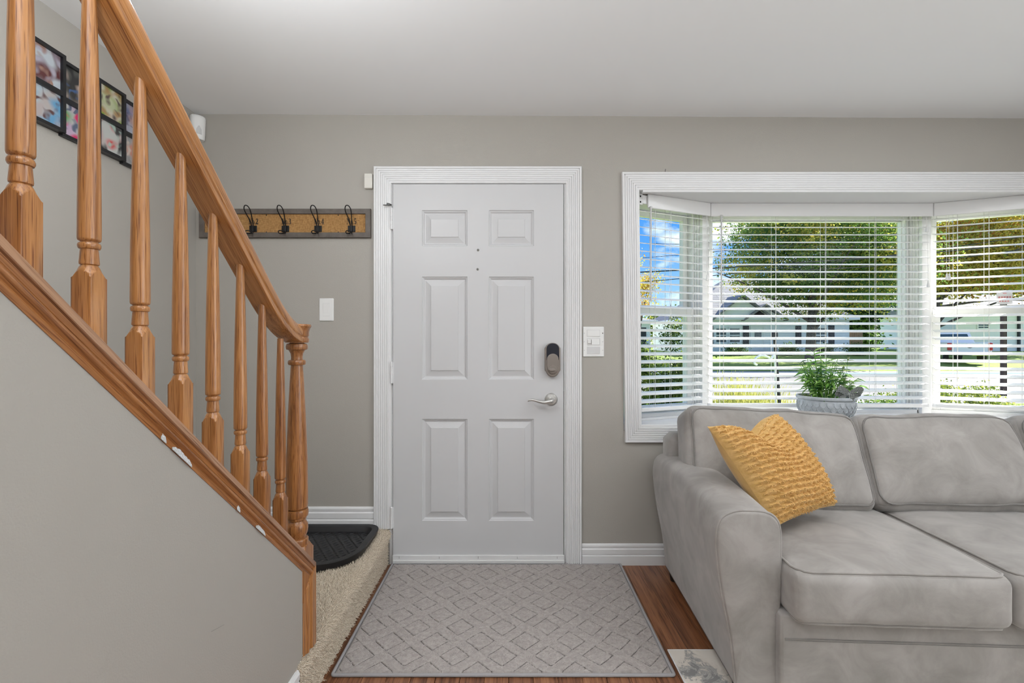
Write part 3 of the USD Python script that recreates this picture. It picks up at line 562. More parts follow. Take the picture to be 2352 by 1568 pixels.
for i, qv in enumerate(qs):
    y = qv * 1e-3 * .70 * F
    top = .612 if i < 6 else (.612 if i == 6 else 1.200 - zc(y))
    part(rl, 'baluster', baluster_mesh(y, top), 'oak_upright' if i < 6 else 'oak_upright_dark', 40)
y = qs[0] * 1e-3 * .7 * F - .1077
for _ in range(2):
    part(rl, 'baluster', baluster_mesh(y, .612), 'oak_upright', 40); y -= .1077
# newel
NY = 1.530
def nz(py): return CAMZ - (py - HZ) * NY / F
np_ = [(.06, .36), (.06, .505), (.0475, .520), (.040, .533), (.0345, .5345), (.0352, .540), (.0350, .550), (.0325, .5535), (.0262, .5550), (.0268, .558), (.0325, .570), (.0345, .584), (.0335, .598), (.0275, .6085), (.0245, .612), (.0245, .6145), (.0290, .6155), (.0295, .6205), (.0290, .6235), (.0340, .6245), (.0352, .632), (.0352, .641), (.0335, .6475), (.0265, .649), (.0272, .651), (.0325, .653), (.0338, .660), (.0338, .70), (.0325, .80), (.0270, .95), (.0215, 1.06), (.0187, 1.108), (.0180, 1.112), (.0180, 1.1145), (.0250, 1.1160), (.0270, 1.1205), (.0270, 1.1265), (.0245, 1.131), (.0180, 1.1325), (.0172, 1.140), (.0188, 1.152), (.0235, 1.1615), (.0245, 1.1635), (.0315, 1.1655), (.0330, 1.171), (.0330, 1.177), (.0305, 1.1835), (.022, 1.186), (.022, 1.20)]
nm_ = revolve_man(np_, 48) ^ m3.Manifold.cube([.0762, .0762, 4.0], True)
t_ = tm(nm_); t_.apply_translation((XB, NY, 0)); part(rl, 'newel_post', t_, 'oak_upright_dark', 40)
# hand rail: moulded section swept up the slope, eased level over the newel
RP = [(-.024, 0), (.024, 0), (.0285, .003), (.0290, .006), (.0290, .0135), (.0275, .0155), (.0262, .0175), (.0262, .0205), (.0280, .0225), (.0296, .027), (.0300, .034)] + [(.030 * math.cos(a) ** .8, .034 + .0265 * math.sin(a) ** .9) for a in np.linspace(.25, PI / 2, 9)]
RPm = [(-a, b) for a, b in RP[::-1] if a > 0.0005 and b > 1e-6] 
RP = RP + RPm[0:]
hr = []
y0, ye = -.05, 1.285
path = [(y, rail_under(y)) for y in np.linspace(y0, ye, 10)]
P0, P1, P2 = np.array([ye, rail_under(ye)]), np.array([1.412, rail_under(1.412)]), np.array([1.50, 1.1875])
P1 = np.array([ye + (rail_under(ye) - 1.1875) / SLOPE, 1.1875])
for s in np.linspace(.1, 1, 12): path.append(tuple((1 - s) ** 2 * P0 + 2 * s * (1 - s) * P1 + s * s * np.array([P1[0] + .10, 1.1875])))
path.append((NY, 1.1875)); path = [p for p in path if p[0] <= NY + 1e-6]; path = np.array(path)
tg = np.gradient(path, axis=0); tg /= np.linalg.norm(tg, axis=1, keepdims=True)
rings = []
for (yy, zz), (ty, tz) in zip(path, tg):
    upv = np.array([-tz, ty]);
    rings.append([(XB + a, yy + b * upv[0], zz + b * upv[1]) for a, b in RP])
part(rl, 'handrail', loft(rings), 'oak_rail', 40)
half = [(0, 0), (.034, 0), (.0365, .003), (.037, .012), (.0345, .0155), (.034, .0195), (.0365, .023), (.037, .036), (.0395, .046), (.0432, .0515), (.0442, .0555), (.0425, .0595), (.030, .0606), (0, .0608)]
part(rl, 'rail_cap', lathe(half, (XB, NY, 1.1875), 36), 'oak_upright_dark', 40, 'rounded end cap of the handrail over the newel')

# ------------------------------------------------------------------ boot tray on the landing
def inset(d):
    c = np.array(pol.buffer(-d, quad_segs=12).exterior.coords)[:-1]
    if not sg.LinearRing(c).is_ccw: c = c[::-1]
    s = np.linspace(0, 1, 121)[:-1]; r = sg.LinearRing(np.vstack([c, c[:1]])); k = np.argmin(np.abs(c[:, 1] - c[:, 1].min()) + np.abs(c[:, 0] + 1.08)); off = r.project(sg.Point(c[k])) / r.length
    return np.array([r.interpolate(((a + off) % 1), normalized=True).coords[0] for a in s])
tz = ZL + .012
rings = [np.c_[inset(d), np.full(120, tz + h)] for d, h in ((.010, 0), (.0, .028), (.001, .031), (.004, .032), (.030, .030), (.034, .028), (.044, .006), (.050, .005))]
by = thing('boot_tray', 'black rubber boot tray with raised rim and tread-plate floor on the carpeted landing', 'boot tray')
part(by, 'tray', loft(rings), 'rubber', 40)
fp = sg.Polygon(inset(.055)); bars = []
for i in range(-4, 32):
    for j in range(-4, 22):
        x, y = -1.50 + i * .0305 + (j % 2) * .01525, 2.03 + j * .0225
        if fp.contains(sg.Point(x, y)):
            b = trimesh.creation.icosphere(1, 1.0); b.apply_scale((.0125, .0032, .0030)); b.apply_transform(trimesh.transformations.rotation_matrix(.70 if (i + j // 2 + (j % 2)) % 2 else -.70, (0, 0, 1))); b.apply_translation((x, y, tz + .0055)); bars.append(b)
part(by, 'tread_bars', cat_(bars), 'rubber', 40, kind='stuff')

# ------------------------------------------------------------------ things on the walls
rk = thing('coat_rack', 'long brown framed coat rack with burlap panel and black wire hooks', 'coat rack')
rx0, rx1, rz0, rz1 = (461 - CX) * q, (853 - CX) * q, CAMZ - (547 - HZ) * q, CAMZ - (481 - HZ) * q
bw = .028; yb = YW - .004
for m in frame_pieces([(rx0 + bw, rz0 + bw), (rx0 + bw, rz1 - bw), (rx1 - bw, rz1 - bw), (rx1 - bw, rz0 + bw)], [(rx0, rz0), (rx0, rz1), (rx1, rz1), (rx1, rz0)], [(0, 0), (0, .015), (.06, .018), (.94, .018), (1, .015), (1, 0)], lambda b: YW - b):
    part(rk, 'frame_board', m, 'rack_frame', False)
part(rk, 'burlap_panel', box(rx0 + bw - .004, rx1 - bw + .004, YW - .009, YW, rz0 + bw - .004, rz1 - bw + .004), 'burlap', False, 'tan burlap panel')
for px in (612, 777):
    for py in (494, 533):
        m = lathe([(0, .003), (.002, .0025), (.0032, 0)], n=10).apply_transform(trimesh.transformations.rotation_matrix(PI / 2, (1, 0, 0))); m.apply_translation(PT(px, py, YW - .009)); part(rk, 'tack', m, 'black_metal')
# serif numerals as flat print: strokes on a 0..1 high grid
GL = {'N': (.72, [[(0, 0), (.26, 0), (.26, .05), (.17, .05), (.17, .80), (.50, .0), (.60, 0), (.60, .95), (.70, .95), (.70, 1), (.44, 1), (.44, .95), (.54, .95), (.54, .25), (.24, 1), (0, 1), (0, .95), (.11, .95), (.11, .05), (0, .05)]], []),
      'o': (.42, [[(.18 + .18 * math.cos(a), .32 + .34 * math.sin(a)) for a in np.linspace(0, 2 * PI, 24)[:-1]]], [[(.18 + .085 * math.cos(a), .32 + .29 * math.sin(a)) for a in np.linspace(0, 2 * PI, 24)[:-1]]]),
      '.': (.20, [[(.06 + .065 * math.cos(a), .06 + .065 * math.sin(a)) for a in np.linspace(0, 2 * PI, 12)[:-1]]], []),
      '1': (.4, [[(.05, 0), (.36, 0), (.36, .05), (.27, .05), (.27, 1), (.22, 1), (.05, .86), (.05, .82), (.15, .87), (.15, .05), (.05, .05)]], []),
      '2': (.5, [[(.02, 0), (.44, 0), (.47, .26), (.43, .26), (.40, .15), (.18, .15), (.36, .46), (.42, .62), (.42, .78), (.34, .95), (.21, 1), (.10, .95), (.03, .82), (.03, .72), (.09, .67), (.13, .72), (.12, .84), (.19, .94), (.27, .88), (.29, .74), (.26, .58), (.02, .08)]], []),
      '3': (.5, [[(.02, .16), (.06, .04), (.18, 0), (.32, .03), (.42, .16), (.43, .32), (.38, .46), (.29, .53), (.37, .62), (.40, .76), (.36, .92), (.22, 1), (.09, .95), (.03, .82), (.09, .77), (.13, .80), (.13, .90), (.20, .95), (.26, .86), (.26, .68), (.20, .57), (.13, .55), (.13, .50), (.22, .49), (.28, .40), (.28, .18), (.22, .06), (.15, .05), (.11, .12), (.12, .2), (.07, .24)]], []),
      '4': (.5, [[(.20, 0), (.44, 0), (.44, .05), (.38, .05), (.38, .24), (.46, .24), (.46, .31), (.38, .31), (.38, 1), (.32, 1), (.0, .33), (.0, .24), (.24, .24), (.24, .05), (.20, .05)]], [[(.05, .31), (.24, .31), (.24, .74)]]),
      '5': (.5, [[(.03, .15), (.08, .03), (.20, 0), (.34, .04), (.43, .18), (.43, .40), (.34, .56), (.20, .60), (.11, .56), (.13, .84), (.38, .84), (.42, 1), (.08, 1), (.04, .48), (.08, .47), (.14, .53), (.21, .53), (.27, .43), (.28, .20), (.22, .06), (.15, .05), (.11, .12), (.13, .20), (.07, .24)]], [])}
def serif(text, x, y, z, h):
    ms = []
    for ch in text:
        w, outs, holes = GL[ch]
        for o in outs:
            p = sg.Polygon([(x + a * h * .92, z + b * h) for a, b in o], [[(x + a * h * .92, z + b * h) for a, b in hh] for hh in holes]).buffer(0)
            for g in getattr(p, 'geoms', [p]): ms.append(prism_xz(g, y - .0006, y))
        x += w * h * .92
    return cat_(ms)
for k, px in enumerate((508, 571, 646.5, 721.5, 796.5)):
    if k == 0: px = 496.5
    o = PT(px, 515, YW - .009); part(rk, 'number_print', serif(f'No.{k + 1}', o[0], YW - .0095, o[2], .0315), 'ink', False, f'black printed No.{k + 1}')
for k, px in enumerate((507, 582, 656, 731, 808)):
    c = PT(px, 525.5, YW - .009); x, z = c[0], c[2]
    hkp = part(rk, 'coat_hook', cat_([box(x - .020, x + .020, YW - .013, YW - .009, z - .0165, z + .0165, .001), box(x - .006, x + .006, YW - .022, YW - .012, z - .016, z + .016, .002)]), 'black_metal', False, 'black double wire hook on a square plate')
    up = spline([(x - .004, YW - .018, z + .012), (x - .008, YW - .035, z + .045), (x - .015, YW - .066, z + .082), (x - .010, YW - .078, z + .100), (x, YW - .082, z + .105), (x + .010, YW - .078, z + .100), (x + .015, YW - .066, z + .082), (x + .008, YW - .035, z + .045), (x + .004, YW - .018, z + .012)], 5)
    lo = spline([(x - .004, YW - .018, z - .010), (x - .005, YW - .024, z - .026), (x - .013, YW - .050, z - .034), (x - .013, YW - .062, z - .026), (x, YW - .066, z - .022), (x + .013, YW - .062, z - .026), (x + .013, YW - .050, z - .034), (x + .005, YW - .024, z - .026), (x + .004, YW - .018, z - .010)], 5)
    part(hkp, 'wire_loop', tube(up, .0026, 7), 'black_metal'); part(hkp, 'wire_loop', tube(lo, .0026, 7), 'black_metal')

def switch_plate(px0, px1, py0, py1): return (px0 - CX) * q, (px1 - CX) * q, CAMZ - (py1 - HZ) * q, CAMZ - (py0 - HZ) * q
a, b, c, d = switch_plate(734, 767, 685, 737)
sw = thing('rocker_switch', 'white single rocker light switch on the wall left of the door', 'light switch')
part(sw, 'plate', box(a, b, YW - .006, YW, c, d, .003), 'white_plastic', False)
part(sw, 'rocker', cat_([box((a + b) / 2 - .017, (a + b) / 2 + .017, YW - .0068, YW - .004, (c + d) / 2 - .034, (c + d) / 2 + .034), prism_yz([(YW - .006, (c + d) / 2 - .032), (YW - .006, (c + d) / 2 + .032), (YW - .0105, (c + d) / 2 + .032)], (a + b) / 2 - .0152, (a + b) / 2 + .0152)]), 'white_plastic', False)
part(sw, 'rocker_gap', rect_ := cat_([box((a + b) / 2 - .0178, (a + b) / 2 + .0178, YW - .0062, YW - .003, (c + d) / 2 - .0350, (c + d) / 2 + .0350)]), 'grey_plastic', False)
a, b, c, d = switch_plate(1339, 1387, 750, 819)
sw = thing('triple_switch', 'white three gang switch plate with a sideways toggle right of the door', 'light switch')
part(sw, 'plate', box(a, b, YW - .007, YW, c, d, .003), 'white_plastic', False)
for k, py in enumerate((765, 784.5, 804)):
    z = CAMZ - (py - HZ) * q; xm = (1362.5 - CX) * q; hw_ = .033; hh = .0165
    part(sw, 'switch_surround', rect_frame(Seg(np.array([0, YW - .0085]), np.array([1.0, 0]), np.array([0, 1.0]), 1), xm - hw_ - .002, xm + hw_ + .002, z - hh - .002, z + hh + .002, .002, 0, .003, c=0), 'grey_plastic', False)
    if k != 1:
        part(sw, 'rocker', prism(sg.Polygon([(xm - hw_, YW - .006), (xm + hw_, YW - .006), (xm + hw_, YW - (.0115 if k == 0 else .009)), (xm - hw_, YW - .0075)]), z - hh, z + hh), 'white_plastic' if k == 0 else 'grey_plastic', False)
    else:
        tg_ = part(sw, 'toggle', cat_([box(xm - hw_, xm + hw_, YW - .0085, YW - .005, z - hh, z + hh, .001), box(xm - .031, xm - .012, YW - .014, YW - .008, z - .010, z + .010, .002), box(xm - .011, xm - .009, YW - .018, YW - .008, z - .014, z + .013)]), 'white_plastic', False)
    for sx in (-.0495, .0495):
        part(sw, 'screw', lathe([(0, 0), (.0028, 0), (.0028, .0015), (0, .002)], n=10).apply_transform(trimesh.transformations.rotation_matrix(PI / 2, (1, 0, 0))).apply_translation((xm + sx, YW - .007, z)), 'grey_plastic' if not (k == 0 and sx > 0) else 'grey_steel')
cs = thing('contact_sensor', 'small off-white alarm contact box beside the top of the door casing', 'alarm sensor')
a, b, c, d = switch_plate(839, 858, 401, 435)
part(cs, 'body', box(a, b - .002, YW - .022, YW, c, d, .003), 'offwhite_plastic', False); part(cs, 'lid_seam', box(a + .001, b - .003, YW - .0225, YW - .021, c + .058, c + .0592), 'grey_plastic', False)
# corner motion detector
ms_ = thing('motion_detector', 'white corner motion detector under the ceiling above the rail', 'motion detector')
cc = np.array([XL, YW]); dd = np.array([.7071, -.7071]); ss = np.array([.7071, .7071])
rings = []
for z, rr in ((2.268, .026), (2.272, .029), (2.30, .031), (2.375, .033), (2.386, .033), (2.392, .029)):
    ring = [cc + ss * w_ * rr / .033 + dd * (.020 + dpt * rr / .033) for w_, dpt in [(-.036, .010), (-.036, .030), (-.030, .042), (-.018, .050), (0, .053), (.018, .050), (.030, .042), (.036, .030), (.036, .010), (.020, -.010), (-.020, -.010)]]
    rings.append([(p[0], p[1], z) for p in ring])
part(ms_, 'housing', loft(rings), 'white_plastic', 40)
part(ms_, 'lens', loft([[(*(cc + ss * w_ + dd * dpt), z) for w_, dpt in [(-.022, .060), (-.012, .0685), (0, .0715), (.012, .0685), (.022, .060), (.015, .050), (-.015, .050)]] for z in (2.292, 2.335)]), 'grey_plastic', 40)
# photo collage on the left wall: four hinged panels, alternately proud
def photo_mat(name, cols, seed):
    lo = {'location': (seed * 3.1, seed * 1.7, seed * 2.3)}; up = [(.36, (0, 0, 0)), (.64, (1, 1, 1))]
    nodes = {'g': ('geometry', {}), 'm': ('mapping', lo), 'p': ('principled_bsdf', {'roughness': .25})}; links = [('g.position', 'm.vector')]; last = None
    for i in range(4):                                # soft out-of-focus blobs of the print's colours over one another
        nodes[f'n{i}'] = ('noise_texture', {'scale': 11.0 + 5 * i, 'detail': .0, 'distortion': .3 * i}); nodes[f'r{i}'] = ('rgb_ramp', {'ramp': [(.40 + .05 * i, (0, 0, 0)), (.62 + .04 * i, (1, 1, 1))]})
        nodes[f'x{i}'] = ('mix', {'color1': cols[0], 'color2': cols[i + 1]}); links += [('m.vector', f'n{i}.vector'), (f'n{i}.fac', f'r{i}.fac'), (f'r{i}.color', f'x{i}.fac')]
        if last: links.append((last, f'x{i}.color1'))
        last = f'x{i}.color'
    M[name] = usdkit.material(stage, '/World/Looks/' + name, nodes, links + [(last, 'p.base_color')], surface='p.BSDF')
pal = [[(.10, .03, .03), (.30, .32, .36), (.42, .46, .50), (.36, .34, .40), (.30, .18, .14)], [(.40, .36, .34), (.35, .45, .52), (.12, .30, .48), (.40, .35, .34), (.10, .05, .05)],
       [(.03, .03, .03), (.10, .10, .09), (.55, .42, .36), (.03, .03, .03), (.05, .10, .22)], [(.10, .35, .08), (.45, .30, .45), (.50, .50, .50), (.55, .03, .12), (.10, .12, .18)],
       [(.20, .30, .04), (.42, .45, .28), (.55, .50, .42), (.35, .22, .10), (.10, .07, .06)], [(.55, .08, .08), (.40, .30, .28), (.45, .46, .44), (.05, .05, .05), (.35, .45, .40)],
       [(.35, .36, .42), (.12, .14, .25), (.40, .26, .24), (.30, .22, .32), (.06, .05, .10)], [(.45, .40, .36), (.50, .22, .16), (.30, .30, .30), (.10, .08, .08), (.55, .45, .40)]]
cf = thing('photo_collage', 'black multi photo collage frame on the stair wall behind the spindles', 'photo collage')
ys = [1.622, 1.762, 1.900, 2.036, 2.172]
for k in range(4):
    y0, y1 = ys[k], ys[k + 1]; th = .030 if k % 2 == 0 else .016; dz = 0 if k % 2 == 0 else -.008; xf = XL + th
    z0, z1 = 1.972 + dz, 2.262 + dz
    bor = .0125; zm = (z0 + z1) / 2 - .003
    op = [[(y0 + bor, zm + .009), (y1 - bor, zm + .009), (y1 - bor, z1 - bor), (y0 + bor, z1 - bor)], [(y0 + bor, z0 + bor), (y1 - bor, z0 + bor), (y1 - bor, zm - .009), (y0 + bor, zm - .009)]]
    part(cf, 'frame_panel', cat_([prism_yz(sg.Polygon([(y0, z0), (y1, z0), (y1, z1), (y0, z1)], op), xf - .012, xf), box(XL, xf - .012, y0, y1, z0, z1)]), 'black_frame', False)
    for j, o in enumerate(op):
        photo_mat(f'photo_{"abcdefgh"[2 * k + j]}', pal[2 * k + j], 2 * k + j + 1)
        part(cf, 'photo_print', box(xf - .0125, xf - .0105, o[0][0] - .001, o[1][0] + .001, o[0][1] - .001, o[2][1] + .001), f'photo_{"abcdefgh"[2 * k + j]}', False, 'blurred colour photograph')
solo('door_chime', box(XL, XL + .022, 1.588, 1.64, 1.962, 2.082, .004), 'offwhite_plastic', 'slim beige wall box partly hidden by the nearest spindle', 'door chime', smooth=False)
solo('picture_nail', tube([PT(1528, 397, YW), PT(1527.5, 393, YW - .012), PT(1529, 388, YW - .014)], .0016, 6), 'grey_steel', 'tiny bent nail in the wall above the window casing', 'nail')

# ================================================================== mats
def grid_mesh(X, Y, Z):
    n, m = X.shape; v = np.stack([X, Y, Z], -1).reshape(-1, 3); i, j = np.meshgrid(np.arange(n - 1), np.arange(m - 1), indexing='ij'); a = (i * m + j).ravel()
    f = np.vstack([np.c_[a, a + m, a + m + 1], np.c_[a, a + m + 1, a + 1]]); return trimesh.Trimesh(v, f, process=False)
mx0, mx1, my0, my1 = -.640, .578, 1.672, 2.516
dm = thing('door_mat', 'grey looped doormat with carved diamond trellis pattern in front of the door', 'door mat')
N1, N2 = 700, 486
X, Y = np.meshgrid(np.linspace(mx0 + .008, mx1 - .008, N1), np.linspace(my0 + .008, my1 - .008, N2), indexing='ij')
warp = meshkit.fbm(np.stack([X * 9, Y * 9, 0 * X], -1), 3, 5) - .5; warp2 = meshkit.fbm(np.stack([X * 9, Y * 9, 0 * X + 9], -1), 3, 6) - .5
Pd_ = .1265; bwid = .047
ca, cb = ((X - .02) + (Y - 1.77)) / math.sqrt(2) + .012 * warp, ((X - .02) - (Y - 1.77)) / math.sqrt(2) + .012 * warp2
ia, ib = np.floor(ca / Pd_), np.floor(cb / Pd_); fa, fb = ca - ia * Pd_, cb - ib * Pd_
inA, inB = fa < bwid, fb < bwid                    # inside a band of either direction
over = ((ia + ib) % 2) == 0
da = np.minimum(np.abs(fa), np.minimum(np.abs(fa - bwid), np.abs(fa - Pd_))); db = np.minimum(np.abs(fb), np.minimum(np.abs(fb - bwid), np.abs(fb - Pd_)))
ga = np.where(inB & ~over, 9, da); gb = np.where(inA & over, 9, db)
g_ = np.minimum(ga, gb); brk = meshkit.noise(np.stack([X * 150, Y * 150, 0 * X], -1), 3)
Z = .0115 - .0100 * np.exp(-(g_ / .0015) ** 2) * np.clip(.05 + 1.3 * brk, 0, 1) * np.where(inA & inB, .3, 1) * np.where((inA & (db < .004) & (ga > .004)) | (inB & (da < .004) & (gb > .004)), .45, 1) + .0026 * (meshkit.noise(np.stack([X * 420, Y * 420, 0 * X], -1), 8) - .5) + .0009 * (meshkit.fbm(np.stack([X * 70, Y * 70, 0 * X], -1), 2, 4) - .5)
edge = np.minimum(np.minimum(X - mx0 - .008, mx1 - .008 - X), np.minimum(Y - my0 - .008, my1 - .008 - Y)); Z = np.where(edge < .004, .006, Z)
part(dm, 'pile', grid_mesh(X, Y, Z), 'rug_pile', True)
# near-black dashes that paint shade into the carved grooves, in short broken stretches
def mat_xy(a, b):
    x, y = (a + b) / math.sqrt(2) + .02, (a - b) / math.sqrt(2) + 1.77
    for _ in range(2):
        P = np.stack([x * 9, y * 9, 0 * x], -1); w1_, w2_ = meshkit.fbm(P, 3, 5) - .5, meshkit.fbm(P + [0, 0, 9], 3, 6) - .5
        x, y = (a - .012 * w1_ + b - .012 * w2_) / math.sqrt(2) + .02, (a - .012 * w1_ - b + .012 * w2_) / math.sqrt(2) + 1.77
    return x, y
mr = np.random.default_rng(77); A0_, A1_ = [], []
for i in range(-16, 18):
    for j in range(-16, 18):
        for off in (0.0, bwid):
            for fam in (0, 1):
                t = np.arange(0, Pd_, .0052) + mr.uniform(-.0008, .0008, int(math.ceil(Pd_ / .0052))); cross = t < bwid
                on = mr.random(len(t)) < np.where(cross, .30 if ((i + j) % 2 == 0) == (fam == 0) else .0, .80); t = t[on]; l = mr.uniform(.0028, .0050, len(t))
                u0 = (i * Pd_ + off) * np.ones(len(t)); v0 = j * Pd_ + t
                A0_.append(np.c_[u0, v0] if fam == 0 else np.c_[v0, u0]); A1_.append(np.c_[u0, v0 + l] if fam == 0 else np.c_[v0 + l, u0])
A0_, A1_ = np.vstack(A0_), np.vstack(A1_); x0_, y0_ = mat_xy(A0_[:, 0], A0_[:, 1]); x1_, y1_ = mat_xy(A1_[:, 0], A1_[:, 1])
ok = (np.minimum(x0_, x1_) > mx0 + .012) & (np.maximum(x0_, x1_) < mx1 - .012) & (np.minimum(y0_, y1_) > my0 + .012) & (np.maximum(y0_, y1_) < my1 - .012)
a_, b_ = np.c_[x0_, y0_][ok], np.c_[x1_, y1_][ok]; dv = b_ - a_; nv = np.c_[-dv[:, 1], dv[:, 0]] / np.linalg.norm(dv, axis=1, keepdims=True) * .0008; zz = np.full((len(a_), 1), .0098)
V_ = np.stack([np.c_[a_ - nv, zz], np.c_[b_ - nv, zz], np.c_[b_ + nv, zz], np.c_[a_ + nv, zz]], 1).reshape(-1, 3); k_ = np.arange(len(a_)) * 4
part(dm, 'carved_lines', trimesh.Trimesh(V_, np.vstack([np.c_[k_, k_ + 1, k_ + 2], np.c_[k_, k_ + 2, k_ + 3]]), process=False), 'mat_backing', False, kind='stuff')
rl_ = superpts(mx0, mx1, my0, my1, (.008,) * 4, 5)
part(dm, 'binding', tube(np.c_[rl_, np.full(len(rl_), .0062)], .0062, 10, closed=True), 'rug_binding', 40, 'plain grey bound edge')
part(dm, 'backing', box(mx0 + .002, mx1 - .002, my0 + .002, my1 - .002, .0005, .004), 'rug_binding', False)
ar = thing('area_rug', 'cream area rug with faded grey floral print under the sofa', 'rug')
part(ar, 'rug', box(.601, 3.3, -1.0, 1.812, .0005, .0065, .002), 'floral_rug', False)
part(ar, 'bound_edge', cat_([tube([(.601, -1.0, .004), (.601, 1.812, .004), (3.3, 1.812, .004)], .0035, 8)]), 'white_trim', 40)

# ================================================================== sofa
TS = math.radians(3); SO = np.array([.719, 2.42]); us, vs = np.array([math.cos(TS), -math.sin(TS)]), np.array([-math.sin(TS), -math.cos(TS)])
def S2W(mesh):                                   # sofa frame: a = along the sofa, b = from the back to the front, z
    v = mesh.vertices; w = np.c_[SO[0] + v[:, 0] * us[0] + v[:, 1] * vs[0], SO[1] + v[:, 0] * us[1] + v[:, 1] * vs[1], v[:, 2]]
    m = trimesh.Trimesh(w, mesh.faces, process=False); m.invert(); return m
def samples(L, r, n, k=5):
    e = r * (1 - np.cos(np.linspace(0, PI / 2, k))); return np.r_[e - L / 2, np.linspace(-L / 2 + r, L / 2 - r, n)[1:-1], (L / 2 - e)[::-1]]
def puffy(size, r, n, bulge, seed=0, wr=.0):
    """rounded, crowned cushion centred on the origin; bulge per axis (x, y, z)"""
    S = np.array(size) / 2; sx, sy, sz = samples(size[0], r, n[0]), samples(size[1], r, n[1]), samples(size[2], r, n[2]); V, Fc, off = [], [], 0
    for ax, (a, b) in ((0, (1, 2)), (1, (2, 0)), (2, (0, 1))):
        s = [sx, sy, sz]; A, B = np.meshgrid(s[a], s[b], indexing='ij')
        for sg_ in (-1, 1):
            P = np.zeros(A.shape + (3,)); P[..., a], P[..., b], P[..., ax] = A, B, sg_ * S[ax]
            n_, m_ = A.shape; i, j = np.meshgrid(np.arange(n_ - 1), np.arange(m_ - 1), indexing='ij'); k = (i * m_ + j).ravel() + off
            q_ = np.c_[k, k + m_, k + m_ + 1, k + 1] if sg_ > 0 else np.c_[k, k + 1, k + m_ + 1, k + m_]
            V.append(P.reshape(-1, 3)); Fc.append(q_); off += n_ * m_
    p = np.vstack(V); f = np.vstack(Fc)
    return trimesh.Trimesh(shape_puff(p, S, r, bulge, seed, wr), np.vstack([f[:, [0, 1, 2]], f[:, [0, 2, 3]]]), process=False)
def shape_puff(p, S, r, bulge, seed, wr):
    inner = np.clip(p, -(S - r), S - r); d = p - inner; l = np.linalg.norm(d, axis=1, keepdims=True); q_ = inner + np.where(l > 1e-9, d / np.maximum(l, 1e-9) * r, 0)
    t = np.clip(np.abs(p) / S, 0, 1); c = 1 - t ** 2.4
    for ax in range(3):
        o = [k for k in range(3) if k != ax]
        q_[:, ax] += np.sign(p[:, ax]) * np.clip(np.abs(p[:, ax]) / S[ax], 0, 1) ** 3 * bulge[ax] * np.clip(c[:, o[0]], 0, 1) ** .7 * np.clip(c[:, o[1]], 0, 1) ** .7
    if wr:
        nn = meshkit.fbm(np.c_[p[:, 0] * 9 + p[:, 1] * 3, p[:, 1] * 4, p[:, 2] * 5 + seed], 3, seed) - .5; q_ += (p / S) * nn[:, None] * wr
    return q_
def welt(size, r, bulge, ax, side, seed, wr, rad=.0042, inset_=.32, n=26):
    """piping that follows the seam round one face"""
    S = np.array(size) / 2; a, b = [k for k in range(3) if k != ax]; pts = []
    ca_, cb_ = S[a] - r * inset_, S[b] - r * inset_; rc = r * 1.3
    corners = [(ca_ - rc, cb_ - rc, 0), (-ca_ + rc, cb_ - rc, PI / 2), (-ca_ + rc, -cb_ + rc, PI), (ca_ - rc, -cb_ + rc, 3 * PI / 2)]; loop = []
    for cx_, cy_, a0 in corners: loop += [(cx_ + rc * math.cos(a0 + t), cy_ + rc * math.sin(a0 + t)) for t in np.linspace(0, PI / 2, 6)]
    ring = sg.LinearRing(loop); P = np.array([ring.interpolate(k / (4 * n), normalized=True).coords[0] for k in range(4 * n)]); p = np.zeros((4 * n, 3)); p[:, a], p[:, b], p[:, ax] = P[:, 0], P[:, 1], side * S[ax]
    q_ = shape_puff(p, S, r, bulge, seed, wr); cen = q_ - 0; nrm = np.zeros_like(q_); nrm[:, ax] = side; out_ = np.zeros_like(q_); out_[:, a], out_[:, b] = np.sign(P[:, 0]) * (np.abs(P[:, 0]) > ca_ - 1e-3), np.sign(P[:, 1]) * (np.abs(P[:, 1]) > cb_ - 1e-3)
    return tube(q_ + nrm * rad * .3, rad, 8, closed=True)
sf = thing('sofa', 'grey velvet sofa with rounded flared arms and piped cushions below the bay window', 'sofa')
AW, AD = .205, .872
def arm_outline(mir=False, n=8, flare=1.0):
    o = spline([(.066, .05), (.050, .20), (.020, .36), (.004, .49), (.004, .560), (.020, .606), (.060, .629), (.110, .633), (.160, .629), (.193, .610), (.208, .572), (.209, .49), (.2055, .36), (.198, .20), (.195, .05)], n)
    return np.array([(2.395 - x if mir else x, z) for x, z in o])
def arm(mir):
    O = arm_outline(mir); c = O.mean(0); rings = []
    for b, s in [(.0, .93), (.006, .98), (.02, 1)] + [(b_, 1) for b_ in np.linspace(.08, .8, 12)] + [ (AD - .016, 1), (AD - .008, .992), (AD - .004, .975), (AD, .94), (AD + .004, .7), (AD + .006, .35)]:
        pts = c + (O - c) * s; pts[:, 1] = np.maximum(pts[:, 1], .05); pts[:, 1] += .022 * np.clip((pts[:, 1] - .3) / .3, 0, 1) ** 2 * np.sin(PI * np.clip(b / AD, 0, 1)); rings.append(np.c_[pts[:, 0], np.full(len(O), b), pts[:, 1]])
    p = part(sf, 'arm', S2W(loft(rings)), 'velvet', 50)
    po = c + (O - c) * 1.004; part(p, 'piping', S2W(tube(np.c_[po[:, 0], np.full(len(O), AD - .010), po[:, 1]], .0048, 8)), 'velvet', 50)
arm(False); arm(True)
part(sf, 'back_frame', S2W(cat_([box(.095, 2.30, .0, .16, .05, .60, .01), box(.048, 2.347, .0, .16, .50, .745, .035)])), 'velvet', 50)
base = part(sf, 'front_rail', S2W(box(.19, 2.205, .10, .900, .05, .315, .012)), 'velvet', 50)
